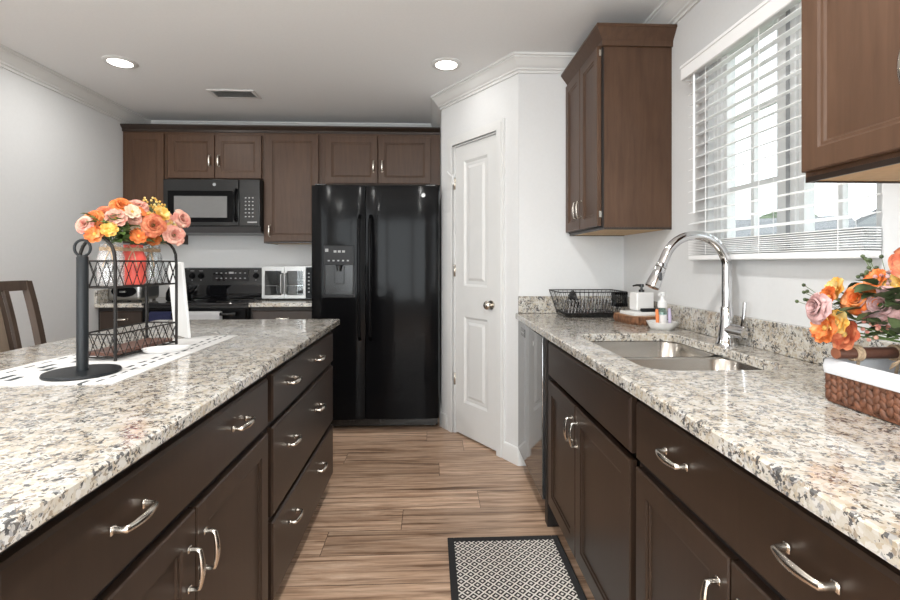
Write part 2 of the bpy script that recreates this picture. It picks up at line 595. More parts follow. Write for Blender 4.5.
def struct(o):
    o['kind'] = 'structure'
    return o


def thing(name, label, cat, loc=(0, 0, 0), rz=0.0, group=None):
    o = bpy.data.objects.new(name, None)
    o.empty_display_size = 0.05
    COL.objects.link(o)
    o.location = loc
    o.rotation_euler = (0, 0, rz)
    return tag(o, label, cat, group)


def copy_tree(o, parent=None):
    c = o.copy()
    COL.objects.link(c)
    c.parent = parent
    for ch in [k for k in bpy.data.objects if k.parent == o]:
        copy_tree(ch, c)
    return c


def dup(o, loc, rz, label):
    c = copy_tree(o)
    c.location = loc
    c.rotation_euler = (0, 0, rz)
    c['label'] = label
    return c


# ------------------------------------------------------------------ room shell
ZC = 2.44           # ceiling
XL, XR = -2.49, 1.165
YB = 4.23           # back wall
YN = -4.0           # far end of the room behind the camera
PA, PB = Vector((0.078, 3.489)), Vector((0.525, 2.796))
pd = (PB - PA).normalized()
plen = (PB - PA).length
pn = Vector((pd.y, -pd.x))       # into the room side check below
if pn.x > 0:
    pn = -pn                      # room lies to the left / front of the pantry wall
T = 0.10

struct(MB().box(XL - 0.15, XR + 0.15, YN - 0.1, YB + 0.1, -0.1, 0).build('floor', M['floor']))
struct(MB().box(XL - 0.15, XR + 0.15, YN - 0.1, YB + 0.1, ZC, ZC + 0.1).build('ceiling', M['ceil']))
# left wall, with an opening added behind the camera for fill light
b = MB()
b.box(XL - T, XL, -1.15, YB + T, 0, ZC).box(XL - T, XL, YN - T, -3.25, 0, ZC).box(XL - T, XL, -3.25, -1.15, 2.3, ZC)
b.box(XL - T, XL, -3.25, -1.15, 0, 0.15)
struct(b.build('wall_left', M['wall'], smooth=False))
struct(MB().box(XL - T, XR + T, YB, YB + T, 0, ZC).build('wall_back', M['wall'], smooth=False))
b = MB().box(XL - T, -2.3, YN - T, YN, 0, ZC).box(0.7, XR + T, YN - T, YN, 0, ZC)
b.box(-2.3, 0.7, YN - T, YN, 0, 0.3).box(-2.3, 0.7, YN - T, YN, 2.3, ZC)  # opening added here so fill light reaches the back of the kitchen
struct(b.build('wall_near', M['wall'], smooth=False))
b = MB()
for xa in (-2.3, -1.33, -0.36, 0.61):
    b.box(xa, xa + 0.09, YN - 0.08, YN - 0.03, 0.3, 2.3)
b.box(-2.3, 0.7, YN - 0.08, YN - 0.03, 0.3, 0.38).box(-2.3, 0.7, YN - 0.08, YN - 0.03, 2.22, 2.3)
wo = struct(b.build('window_4', M['trim'], smooth=False))  # unseen window, added to frame the near fill light
MB().box(-2.25, 0.65, YN - 0.058, YN - 0.052, 0.34, 2.26).build('window_pane', M['glass'], wo, smooth=False)
# right wall with kitchen window and an opening added behind the camera for fill light
WY0, WY1, WZ0, WZ1 = 1.17, 1.93, 1.235, 2.08
b = MB()
b.box(XR, XR + T, WY1, YB, 0, ZC).box(XR, XR + T, -1.1, WY0, 0, ZC).box(XR, XR + T, YN, -2.7, 0, ZC)
b.box(XR, XR + T, WY0, WY1, 0, WZ0).box(XR, XR + T, WY0, WY1, WZ1, ZC)
b.box(XR, XR + T, -2.7, -1.1, 0, 0.5).box(XR, XR + T, -2.7, -1.1, 2.2, ZC)
struct(b.build('wall_right', M['wall'], smooth=False))


# pantry walls: side, angled (with a door opening), facing
def pbox(mb, t0, t1, d0, d1, z0, z1, bev=0):
    """box on the angled pantry wall: t along the wall, d out into the room"""
    pts = [PA + pd * t + pn * d for t, d in ((t0, d0), (t1, d0), (t1, d1), (t0, d1))]
    return mb.prism([(p.x, p.y) for p in pts], z0, z1)


D0, D1, DH = 0.155, 0.640, 2.045
b = MB()
b.box(PA.x, PA.x + 0.08, PA.y + 0.02, YB, 0, ZC)
struct(b.build('wall_pantry_side', M['wall'], smooth=False))
b = MB()
pbox(b, 0, D0, -0.1, 0, 0, ZC)
pbox(b, D1, plen, -0.1, 0, 0, ZC)
pbox(b, D0, D1, -0.1, 0, DH, ZC)
struct(b.build('wall_pantry_angled', M['wall'], smooth=False))
struct(MB().box(PB.x + 0.004, XR, PB.y, PB.y + 0.1, 0, ZC).build('wall_pantry_facing', M['wall'], smooth=False))


# crown moulding: one profile swept along every wall
def sweep(path, prof, closed=False, mi=0, z=0.0):
    """path: xy points with the room on the right-hand side of travel; prof: (out, z)"""
    P = [Vector(p) for p in path]
    n = len(P)
    rings = []
    for i in range(n):
        def nrm(a, c):
            d = (c - a).normalized()
            return Vector((d.y, -d.x))
        if closed or 0 < i < n - 1:
            n1, n2 = nrm(P[i - 1], P[i]), nrm(P[i], P[(i + 1) % n])
            mdir = (n1 + n2).normalized()
            k = 1 / max(0.3, mdir.dot(n1))
        elif i == 0:
            mdir, k = nrm(P[0], P[1]), 1
        else:
            mdir, k = nrm(P[-2], P[-1]), 1
        rings.append([(P[i].x + mdir.x * k * o, P[i].y + mdir.y * k * o, z + h) for o, h in prof])
    return MB().ring_faces(rings, closed, not closed)


crown = [(0.0, 0.0), (0.080, 0.0), (0.080, -0.013), (0.071, -0.016), (0.071, -0.023), (0.060, -0.030), (0.046, -0.046), (0.034, -0.060), (0.022, -0.068), (0.022, -0.077), (0.011, -0.081), (0.011, -0.095), (0.0, -0.095)]
room = [(XL, YN), (XL, YB), (PA.x, YB), (PA.x, PA.y), (PB.x, PB.y), (XR, PB.y), (XR, YN)]
struct(sweep(room, crown, True, z=ZC).build('trim_1', M['trim'], ang=12))
base = [(0, 0), (0.014, 0), (0.014, 0.085), (0.008, 0.10), (0.0, 0.105)]
struct(sweep([(XL, YN), (XL, 3.6)], base).build('baseboard_left', M['trim']))
q = lambda t: tuple(PA + pd * t)
struct(sweep([(PA.x, 3.9), q(0), q(D0 - 0.062)], base).build('baseboard_pantry_left', M['trim']))
struct(sweep([q(D1 + 0.062), q(plen), (PB.x + 0.05, PB.y)], base).build('baseboard_pantry_right', M['trim']))
struct(sweep([(XR, 0.1), (XR, YN), (XL, YN)], base).build('baseboard_near', M['trim']))

# pantry door and casing
b = MB()
for d0, d1, o in ((0.0, 0.062, 0.012), (0.0, 0.042, 0.018)):
    pbox(b, D0 - d1, D0 - d0, 0, o, 0, DH + d1)
    pbox(b, D1 + d0, D1 + d1, 0, o, 0, DH + d1)
    pbox(b, D0 - d0, D1 + d0, 0, o, DH + d0, DH + d1)
pbox(b, D0, D0 + 0.012, -0.1, 0.0, 0, DH)
pbox(b, D1 - 0.012, D1, -0.1, 0.0, 0, DH)
pbox(b, D0, D1, -0.1, 0.0, DH - 0.012, DH)
struct(b.build('trim_2', M['trim'], smooth=False))

rzp = math.atan2(pd.y, pd.x)      # local x runs along the angled wall
drot = rzp


def panel_leaf(w_, h, t, panels, rail_drop=0.010, ch=0.016):
    """door leaf with recessed moulded panels; front is -y, local origin lower left"""
    mb = MB()
    bm = mb.bm
    xs = sorted({0, w_} | {p[0] for p in panels} | {p[1] for p in panels})
    zs = sorted({0, h} | {p[2] for p in panels} | {p[3] for p in panels})
    for i in range(len(xs) - 1):
        for j in range(len(zs) - 1):
            r = (xs[i], xs[i + 1], zs[j], zs[j + 1])
            if any(abs(r[0] - p[0]) < 1e-6 and abs(r[1] - p[1]) < 1e-6 and r[2] >= p[2] - 1e-6 and r[3] <= p[3] + 1e-6 for p in panels):
                continue
            bm.faces.new([bm.verts.new(v) for v in ((r[0], -t, r[2]), (r[1], -t, r[2]), (r[1], -t, r[3]), (r[0], -t, r[3]))])
    for x0, x1, z0, z1 in panels:
        def rect(o, y):
            return [bm.verts.new(v) for v in ((x0 + o, y, z0 + o), (x1 - o, y, z0 + o), (x1 - o, y, z1 - o), (x0 + o, y, z1 - o))]
        rs = [rect(0, -t), rect(ch, -t + rail_drop), rect(ch + 0.022, -t + rail_drop), rect(ch + 0.040, -t + 0.002)]
        for a, c in zip(rs, rs[1:]):
            for k in range(4):
                bm.faces.new((a[k], a[(k + 1) % 4], c[(k + 1) % 4], c[k]))
        bm.faces.new(rs[-1])
    for f in (((0, -t, 0), (0, 0, 0), (0, 0, h), (0, -t, h)), ((w_, -t, 0), (w_, 0, 0), (w_, 0, h), (w_, -t, h)), ((0, -t, 0), (w_, -t, 0), (w_, 0, 0), (0, 0, 0)), ((0, -t, h), (w_, -t, h), (w_, 0, h), (0, 0, h)), ((0, 0, 0), (w_, 0, 0), (w_, 0, h), (0, 0, h))):
        bm.faces.new([bm.verts.new(v) for v in f])
    bmesh.ops.remove_doubles(bm, verts=bm.verts[:], dist=1e-5)
    return mb


lw = D1 - D0 - 0.030
lp = PA + pd * (D0 + 0.015) + pn * (-0.04)
# local -y must point along pn
door = struct(panel_leaf(lw, DH - 0.030, 0.035, [(0.10, lw - 0.10, 0.225, 0.825), (0.10, lw - 0.10, 1.035, 1.905)]).build('door_1', M['trim'], None, (lp.x, lp.y, 0.014), (0, 0, drot), ang=20))
sgn = 1 if (Matrix.Rotation(drot, 2) @ Vector((0, -1))).dot(pn) > 0 else -1
assert sgn == 1
b = MB()
kx, kz = lw - 0.055, 0.925
b.cyl((kx, -0.035, kz), (kx, -0.043, kz), 0.030, n=24)
b.cyl((kx, -0.043, kz), (kx, -0.062, kz), 0.011, n=16)
rings = []
for i in range(9):
    t = i / 8
    rr = 0.012 + 0.017 * math.sin(PI * min(1, t * 0.9 + 0.08)) ** 0.8
    rings.append([(kx + rr * math.cos(2 * PI * k / 20), -0.060 - 0.034 * t, kz + rr * math.sin(2 * PI * k / 20)) for k in range(20)])
b.ring_faces(rings)
b.box(lw - 0.003, lw + 0.002, -0.03, -0.005, kz - 0.03, kz + 0.03)
b.build('door_knob', M['nickel'], door, ang=50)
for hz in (0.33, 1.10, 1.72):
    MB().cyl((-0.006, -0.040, hz), (-0.006, -0.040, hz + 0.085), 0.006, n=10).box(-0.006, 0.004, -0.038, -0.034, hz, hz + 0.085).build('hinge', M['nickel'], door)
b = MB().tube([(-0.008, -0.045, 1.80), (-0.03, -0.066, 1.83), (-0.045, -0.075, 1.85)], 0.005).tube([(-0.008, -0.045, 1.80), (0.012, -0.065, 1.81), (0.012, -0.065, 1.75)], 0.005)
b.cyl((-0.008, -0.045, 1.76), (-0.008, -0.045, 1.83), 0.007, n=10)
b.build('hinge_stop', M['white_plastic'], door)

# kitchen window
b = MB()
XG0, XG1 = XR + 0.025, XR + 0.085
fw = 0.042
b.box(XG0, XG1, WY0, WY0 + 0.03, WZ0, WZ1).box(XG0, XG1, WY1 - 0.045, WY1, WZ0, WZ1)
b.box(XG0, XG1, WY0, WY1, WZ0, WZ0 + 0.02).box(XG0, XG1, WY0, WY1, WZ1 - 0.02, WZ1)
b.box(XG0, XG1, 1.49, 1.565, WZ0, WZ1, 0.003)
win = struct(b.build('window_1', M['white_plastic'], smooth=False))
b = MB().box(XG0 - 0.004, XG0 + 0.002, 1.512, 1.526, WZ0 + 0.02, WZ1 - 0.02)
b.build('window_gasket', M['gasket'], win)
for y0, y1 in ((1.20, 1.49), (1.565, 1.885)):
    b = MB()
    b.box(XG0 + 0.012, XG1 - 0.012, y0, y0 + 0.022, WZ0 + 0.02, WZ1 - 0.02).box(XG0 + 0.012, XG1 - 0.012, y1 - 0.022, y1, WZ0 + 0.02, WZ1 - 0.02)
    ym = (y0 + y1) / 2
    b.box(XG0 + 0.021, XG1 - 0.021, ym - 0.009, ym + 0.009, WZ0 + 0.02, WZ1 - 0.02)
    for z in (1.506, 1.786):
        b.box(XG0 + 0.022, XG1 - 0.022, y0 + 0.022, y1 - 0.022, z - 0.009, z + 0.009)
    b.build('window_sash', M['white_plastic'], win, smooth=False)
    MB().box(XG0 + 0.028, XG0 + 0.032, y0 + 0.02, y1 - 0.02, WZ0 + 0.02, WZ1 - 0.02).build('window_pane', M['glass'], win, smooth=False)
# sill and returns of the reveal
struct(MB().box(XR - 0.001, XR + 0.03, WY0, WY1, WZ0 - 0.001, WZ0 + 0.012).build('trim_3', M['trim'], smooth=False))

# side windows added behind the camera to go with the fill lights
for k, (x0, x1, y0, y1, z0, z1) in enumerate(((XL - 0.09, XL - 0.04, -3.25, -1.15, 0.15, 2.3), (XR + 0.04, XR + 0.09, -2.7, -1.1, 0.5, 2.2))):
    b = MB()
    ym = (y0 + y1) / 2
    for ya in (y0, ym - 0.04, y1 - 0.08):
        b.box(x0, x1, ya, ya + 0.08, z0, z1)
    b.box(x0, x1, y0, y1, z0, z0 + 0.08).box(x0, x1, y0, y1, z1 - 0.08, z1)
    wo = struct(b.build('window_%d' % (k + 2), M['white_plastic'], smooth=False))
    MB().box((x0 + x1) / 2 - 0.003, (x0 + x1) / 2 + 0.003, y0 + 0.08, y1 - 0.08, z0 + 0.08, z1 - 0.08).build('window_pane', M['glass'], wo, smooth=False)

# ------------------------------------------------------------------ outside the window
struct(MB().box(1.6, 60, -30, 60, -0.5, -0.4).build('ground_outside', M['grass'], smooth=False))


def house(name, label, loc, rz, w_, d, hw, hr, wins):
    t = thing(name, label, 'house', loc, rz, None)
    MB().box(-w_ / 2, w_ / 2, 0, d, 0, hw).build('wall', M['siding'], t, smooth=False)
    b = MB().extr([(-w_ / 2 - 0.4, -0.4, hw), (w_ / 2 + 0.4, -0.4, hw), (0, -0.4, hw + hr)], (0, d + 0.8, 0))
    b.build('roof', M['shingle'], t, smooth=False)
    MB().extr([(-w_ / 2, -0.46, hw + 0.05), (w_ / 2, -0.46, hw + 0.05), (0, -0.46, hw + hr - 0.25)], (0, 0.1, 0)).build('gable', M['siding'], t, smooth=False)
    for x, z in wins:
        MB().box(x - 0.45, x + 0.45, -0.05, 0.02, z, z + 1.3).build('window', M['house_glass'], t, smooth=False)
    return t


house('neighbour_house', 'pale grey house with a pointed gable seen through the lower right of the window', (22.0, 19.5, -0.4), R(-44), 6.5, 8, 3.0, 2.4, ((-1.2, 1.1), (1.2, 1.1)))
house('neighbour_house', 'grey roofed house low behind the left half of the window', (14.9, 16.7, -0.4), R(58), 6.0, 5.2, 1.9, 1.45, ())
house('neighbour_house', 'small grey roofed house beside the trees beyond the window', (27, 28.5, -0.4), R(-40), 5.0, 7, 2.2, 1.8, ((0, 0.6),))
tr = thing('garden_tree', 'green bushy tree between the houses beyond the window', 'tree', (19.5, 25.5, -0.4))
MB().cyl((0, 0, 0), (0, 0, 3.0), 0.2, 0.12, 10).build('trunk', M['bark'], tr)
b = MB()
rnd = random.Random(3)
for k in range(40):
    a = rnd.uniform(0, 6.28)
    rr = rnd.uniform(0, 1.4)
    b.ell((rr * math.cos(a), rr * math.sin(a), rnd.uniform(1.6, 3.6) + 0.6 - rr * 0.2), (0.6, 0.6, 0.45), 7, 5)
b.build('crown', M['outdoor_leaf'], tr)

# ------------------------------------------------------------------ cabinets
HL = 0.085


def handle_mesh():
    b = MB()
    for q_ in (-1, 1):
        x = q_ * HL / 2
        b.box(x - 0.007, x + 0.007, -0.0035, 0.0, -0.0075, 0.0075, 0.0015)
    h = HL / 2
    pts = [(-h, 0, 0), (-h, -0.010, 0), (-h, -0.018, 0), (-h + 0.002, -0.0225, 0), (-h + 0.007, -0.0245, 0)]
    rad = [0.0058, 0.0048, 0.0048, 0.0052, 0.0050]
    for i in range(1, 12):
        t = -1 + i / 6
        pts.append((t * (h - 0.007), -0.0245 - 0.0045 * (1 - t * t), 0))
        rad.append(0.0046 + 0.0020 * (1 - t * t))
    pts += [(-p[0], p[1], p[2]) for p in pts[4::-1]]
    rad += rad[4::-1]
    b.tube(pts, rad, 10, sq=(1.25, 0.85), up=(0, 0, 1))
    me = bpy.data.meshes.new('handle')
    bmesh.ops.recalc_face_normals(b.bm, faces=b.bm.faces[:])
    b.bm.to_mesh(me)
    b.bm.free()
    me.materials.append(M['nickel'])
    me.shade_smooth()
    me.set_sharp_from_angle(angle=R(40))
    return me


HM = handle_mesh()


def front_shaker(w_, h, t=0.020, rail=0.056, drop=0.009):
    """recessed-panel door, lower-left at origin, front face at y=-t"""
    mb = MB()
    bm = mb.bm
    e = 0.003

    def rect(o, y):
        return [bm.verts.new(v) for v in ((o, y, o), (w_ - o, y, o), (w_ - o, y, h - o), (o, y, h - o))]
    rs = [rect(0, 0), rect(0, -t + e), rect(e, -t), rect(rail, -t), rect(rail + 0.004, -t + 0.004), rect(rail + 0.010, -t + 0.005), rect(rail + 0.014, -t + drop)]
    for a, c in zip(rs, rs[1:]):
        for k in range(4):
            bm.faces.new((a[k], a[(k + 1) % 4], c[(k + 1) % 4], c[k]))
    bm.faces.new(rs[-1])
    bm.faces.new(list(reversed(rs[0])))
    return mb


def front_slab(w_, h, t=0.020):
    mb = MB()
    bm = mb.bm

    def rect(o, y):
        return [bm.verts.new(v) for v in ((o, y, o), (w_ - o, y, o), (w_ - o, y, h - o), (o, y, h - o))]
    rs = [rect(0, 0), rect(0, -t + 0.006), rect(0.006, -t)]
    for a, c in zip(rs, rs[1:]):
        for k in range(4):
            bm.faces.new((a[k], a[(k + 1) % 4], c[(k + 1) % 4], c[k]))
    bm.faces.new(rs[-1])
    bm.faces.new(list(reversed(rs[0])))
    return mb


def add_front(t, kind, x0, x1, z0, z1, mat, handles=(), rail=0.056):
    """handles: (x, z, 'h'|'v') in cabinet coordinates"""
    mb = front_shaker(x1 - x0, z1 - z0, rail=rail) if kind == 'door' else front_slab(x1 - x0, z1 - z0)
    f = mb.build(kind if kind in ('door', 'drawer') else 'false_front', mat, t, (x0, 0, z0), ang=20)
    for hx, hz, o in handles:
        link('handle', HM, f, (hx - x0, -0.020, hz - z0), (0, 0 if o == 'h' else R(90), 0))
    return f


def base_cab(label, loc, rz, w_, d, fronts, mat, ztop=0.878, toe=0.10, toe_in=0.06, x_in=0.0, group=None):
    t = thing('base_cabinet', label, 'cabinet', loc, rz, group)
    b = MB().box(x_in, w_, 0.0, d, toe, ztop)
    b.build('body', M['cab_gap'], t, smooth=False)
    MB().box(x_in, w_, toe_in, d, 0, toe).build('toe_kick', M['cab_gap'], t, smooth=False)
    for f in fronts:
        add_front(t, f[0], *f[1:5], mat, f[5] if len(f) > 5 else (), f[6] if len(f) > 6 else 0.056)
    return t


# ---- island (fronts look towards +X; local x runs along +Y)
XI = -0.535         # face frame plane, door fronts at -0.515
cab = M['cab']
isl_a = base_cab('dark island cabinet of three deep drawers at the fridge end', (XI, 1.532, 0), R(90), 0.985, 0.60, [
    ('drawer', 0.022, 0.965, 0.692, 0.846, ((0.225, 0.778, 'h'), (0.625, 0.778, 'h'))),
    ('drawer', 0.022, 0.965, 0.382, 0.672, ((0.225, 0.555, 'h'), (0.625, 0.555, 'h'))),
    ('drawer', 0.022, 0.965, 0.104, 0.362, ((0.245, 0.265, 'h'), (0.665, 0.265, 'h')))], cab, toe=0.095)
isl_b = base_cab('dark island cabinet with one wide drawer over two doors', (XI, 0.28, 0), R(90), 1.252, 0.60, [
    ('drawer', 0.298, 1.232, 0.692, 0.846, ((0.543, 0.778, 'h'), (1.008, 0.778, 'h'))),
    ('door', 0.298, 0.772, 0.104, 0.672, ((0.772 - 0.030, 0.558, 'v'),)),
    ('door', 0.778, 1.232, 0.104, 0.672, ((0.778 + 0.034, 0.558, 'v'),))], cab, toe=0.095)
MB().box(0.0, 0.985, 0.6005, 0.613, 0.0, 0.878).box(0.9855, 0.998, 0.0, 0.613, 0.095, 0.878).box(0.9855, 0.998, 0.06, 0.613, 0.0, 0.0949).build('side_panel', M['cab'], isl_a, smooth=False)
MB().box(0.0, 1.2515, 0.6005, 0.613, 0.0, 0.878).box(-0.013, -0.0005, 0.0, 0.613, 0.0, 0.878).build('side_panel', M['cab'], isl_b, smooth=False)


def rounded_rect(x0, x1, y0, y1, r, n=6):
    pts = []
    for cx, cy, a0 in ((x1 - r, y1 - r, 0), (x0 + r, y1 - r, 90), (x0 + r, y0 + r, 180), (x1 - r, y0 + r, 270)):
        for k in range(n + 1):
            a = R(a0 + 90 * k / n)
            pts.append((cx + r * math.cos(a), cy + r * math.sin(a)))
    return pts


def slab(poly, z0, z1, e=0.004):
    """polished slab: eased top and bottom edges"""
    P = [Vector(p) for p in poly]
    n = len(P)
    ins = []
    for i in range(n):
        d1 = (P[i] - P[i - 1]).normalized()
        d2 = (P[(i + 1) % n] - P[i]).normalized()
        n1, n2 = Vector((-d1.y, d1.x)), Vector((-d2.y, d2.x))
        m_ = (n1 + n2).normalized()
        ins.append(P[i] + m_ * (e / max(0.3, m_.dot(n1))))
    return MB().ring_faces([[(p.x, p.y, z0) for p in ins], [(p.x, p.y, z0 + e) for p in P], [(p.x, p.y, z1 - e) for p in P], [(p.x, p.y, z1) for p in ins]])


CT = 0.91
o = slab(rounded_rect(-1.445, -0.487, 0.24, 2.545, 0.012, 3), 0.879, CT).build('island_countertop', M['granite'], ang=25)
tag(o, 'speckled cream granite countertop on the island', 'countertop')

# ---- right-hand run (fronts look towards -X; local x runs towards the camera)
XF = 0.552          # face frame plane, fronts at 0.532
yS = 2.135
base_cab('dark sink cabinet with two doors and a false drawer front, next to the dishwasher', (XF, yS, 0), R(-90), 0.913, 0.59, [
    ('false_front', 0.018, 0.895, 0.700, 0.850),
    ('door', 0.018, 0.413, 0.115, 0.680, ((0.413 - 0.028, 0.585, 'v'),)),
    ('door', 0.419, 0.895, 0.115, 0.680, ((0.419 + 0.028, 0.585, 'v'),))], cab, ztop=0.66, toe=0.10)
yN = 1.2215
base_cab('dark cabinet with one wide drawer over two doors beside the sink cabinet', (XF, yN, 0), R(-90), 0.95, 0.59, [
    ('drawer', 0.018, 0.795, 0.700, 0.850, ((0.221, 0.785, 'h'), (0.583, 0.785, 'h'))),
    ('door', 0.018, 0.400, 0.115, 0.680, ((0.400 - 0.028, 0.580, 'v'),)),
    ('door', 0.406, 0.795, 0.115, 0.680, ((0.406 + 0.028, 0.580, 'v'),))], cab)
# frame around the sink bowls (rails above the low body)
# dishwasher
t = thing('dishwasher', 'dark glossy dishwasher beside the white pantry wall', 'dishwasher', (0.520, 2.790, 0), R(-90))
b = MB().box(0.0, 0.605, 0.03, 0.60, 0.06, 0.872)
b.build('body', M['black_app'], t, smooth=False)
b = MB().box(0.0, 0.605, 0.0, 0.03, 0.10, 0.868, 0.004, 2)
dd = b.build('door', M['dw'], t)
MB().box(0.095, 0.205, -0.0015, 0.002, 0.795, 0.84, 0.001).build('control_panel', M['black_app'], dd, smooth=False)
b = MB()
for k in range(4):
    b.box(0.11 + k * 0.022, 0.118 + k * 0.022, -0.0022, 0, 0.812, 0.822)
b.build('buttons', M['white_mark'], dd, smooth=False)
MB().lathe([(0.014, 0), (0.014, 0.002)], n=20).build('badge', M['white_mark'], dd, (0.42, 0.0, 0.80), (R(90), 0, 0))
MB().box(0.0, 0.605, 0.07, 0.5, 0.0, 0.06).build('toe_kick', M['black_app'], t, smooth=False)
o = MB().box(XF - 0.018, 1.14, 2.137, 2.183, 0.0, 0.878).build('filler_panel', M['cab_gap'], smooth=False)
tag(o, 'black filler panel between the dishwasher and the sink cabinet', 'panel')

# countertop with an undermount sink cut-out
SX0, SX1, SY0, SY1 = 0.612, 1.030, 1.285, 1.965
b = MB()
bm = b.bm
outer = [(0.505, 0.24), (XR - 0.001, 0.24), (XR - 0.001, PB.y - 0.001), (0.505, PB.y - 0.001)]
inner = rounded_rect(SX0, SX1, SY0, SY1, 0.085, 8)


def plate_with_hole(bm, outer, inner, z, flip):
    ov = [bm.verts.new((x, y, z)) for x, y in outer]
    iv = [bm.verts.new((x, y, z)) for x, y in inner]
    es = [bm.edges.new((ov[i], ov[(i + 1) % len(ov)])) for i in range(len(ov))]
    es += [bm.edges.new((iv[i], iv[(i + 1) % len(iv)])) for i in range(len(iv))]
    bmesh.ops.triangle_fill(bm, edges=es, use_beauty=True, use_dissolve=False)
    return ov, iv


e = 0.004
outer_in = [(0.505 + e, 0.24 + e), (XR - 0.001, 0.24 + e), (XR - 0.001, PB.y - 0.001), (0.505 + e, PB.y - 0.001)]
cx_, cy_ = (SX0 + SX1) / 2, (SY0 + SY1) / 2
to, ti = plate_with_hole(bm, outer_in, [(x + (e if x > cx_ else -e) * 0.7, y + (e if y > cy_ else -e) * 0.7) for x, y in inner], CT, False)
bo, bi = plate_with_hole(bm, outer, inner, 0.879, True)
m1 = [bm.verts.new((x, y, CT - e)) for x, y in outer]
m2 = [bm.verts.new((x, y, CT - e)) for x, y in inner]
for A, B_ in ((to, m1), (m1, bo), (ti, m2), (m2, bi)):
    n = len(A)
    for i in range(n):
        try:
            bm.faces.new((A[i], A[(i + 1) % n], B_[(i + 1) % n], B_[i]))
        except ValueError:
            pass
o = b.build('sink_countertop', M['granite'], ang=25)
tag(o, 'long speckled granite countertop under the window with the sink cut-out', 'countertop')
tag(MB().box(XR - 0.021, XR - 0.001, 0.24, PB.y - 0.002, CT + 0.0005, 1.012, 0.002).build('backsplash', M['granite'], ang=25), 'low granite backsplash along the wall under the window', 'backsplash')
tag(MB().box(0.520, XR - 0.022, PB.y - 0.021, PB.y - 0.001, CT + 0.0005, 1.012, 0.002).build('backsplash', M['granite'], ang=25), 'short granite backsplash on the wall behind the dish rack', 'backsplash')

# sink
t = thing('kitchen_sink', 'double bowl stainless steel sink set under the granite', 'sink', (0, 0, 0.70))


def bowl(y0, y1, depth, x0=SX0 - 0.006, x1=SX1 + 0.006):
    zt = 0.8785 - 0.70
    mb = MB()
    bm = mb.bm
    spec = [(0.0, 0, 0.075), (0.004, -0.004, 0.072), (0.010, -depth + 0.03, 0.065), (0.018, -depth + 0.01, 0.06), (0.04, -depth, 0.05)]
    prev = None
    for off, dz, r in spec:
        ring = [bm.verts.new((x, y, zt + dz)) for x, y in rounded_rect(x0 + off, x1 - off, y0 + off, y1 - off, r, 8)]
        if prev:
            n = len(ring)
            for i in range(n):
                bm.faces.new((prev[i], prev[(i + 1) % n], ring[(i + 1) % n], ring[i]))
        prev = ring
    bm.faces.new(prev)
    return mb


DIV = 1.615
for y0_, y1_ in ((DIV + 0.012, SY1 + 0.006), (SY0 - 0.006, DIV - 0.012)):
    bw = bowl(y0_, y1_, 0.17).build('basin', M['steel'], t, ang=50, fix=False)
    for p in bw.data.polygons:
        pass
    ym = (y0_ + y1_) / 2
    MB().lathe([(0.042, 0.0), (0.040, 0.003), (0.030, 0.003), (0.026, 0.001)], ((SX0 + SX1) / 2, ym, 0.0087), n=24).build('drain', M['chrome'], t)
MB().box(SX0 - 0.004, SX1 + 0.004, DIV - 0.014, DIV + 0.014, 0.155, 0.178, 0.006, 3).build('divider', M['steel'], t)

# faucet
t = thing('kitchen_faucet', 'tall chrome gooseneck pull-down faucet behind the sink', 'faucet', (1.089, 1.690, CT + 0.0005))
MB().lathe([(0.0, 0), (0.036, 0), (0.036, 0.005), (0.031, 0.012), (0.0285, 0.03), (0.0225, 0.085), (0.0215, 0.135), (0.0185, 0.140), (0.0, 0.140)], n=32, cap=False).build('body', M['chrome'], t, ang=40)
pts = [(0, 0, 0.13), (0, 0, 0.20), (0, 0, 0.27)]
ra = 0.1185
for k in range(1, 19):
    a = R(k * 8.9)
    pts.append((-ra + ra * math.cos(a), 0, 0.282 + ra * math.sin(a)))
last = Vector(pts[-1])
dirv = (last - Vector(pts[-2])).normalized()
pts.append(tuple(last + dirv * 0.03))
MB().tube(pts, 0.0172, 20, up=(0, 1, 0)).build('spout', M['chrome'], t, ang=50)
p0 = Vector(pts[-1])
hp = []
hr = []
for dd_, r_ in ((-0.004, 0.0175), (0.0, 0.0195), (0.012, 0.0202), (0.014, 0.0186), (0.018, 0.0205), (0.070, 0.0255), (0.090, 0.0268), (0.094, 0.024)):
    hp.append(tuple(p0 + dirv * dd_))
    hr.append(r_)
sh = MB().tube(hp, hr, 24, up=(0, 1, 0)).build('spray_head', M['chrome'], t, ang=30)
bp = p0 + dirv * 0.045
MB().box(bp.x - 0.007, bp.x + 0.007, -0.0265, -0.020, bp.z - 0.018, bp.z + 0.012, 0.003).build('spray_button', M['grey_plastic'], sh)
MB().tube([(0, 0, 0.055), (0.014, -0.035, 0.053), (0.026, -0.066, 0.050)], 0.0245, 20).build('valve', M['chrome'], t)
MB().tube([(0.022, -0.056, 0.070), (0.023, -0.062, 0.11), (0.024, -0.066, 0.160)], [0.008, 0.0065, 0.0065], 10).build('lever', M['chrome'], t)

# ---- upper cabinets


def crown_cab(w_, d, h, left=True, right=True):
    """cabinet crown: local front is -y, runs round the exposed sides; z=0 at the cabinet top"""
    path = []
    prof = [(0.0, -0.025), (0.012, -0.025), (0.014, 0.0), (0.022, 0.012), (0.040, 0.036), (0.048, 0.048), (0.052, 0.05), (0.052, 0.062), (0.0, 0.062)]
    path = [(0, 0), (w_, 0)]
    if left:
        path = [(0, d)] + path
    if right:
        path = path + [(w_, d)]
    return sweep(path, prof)


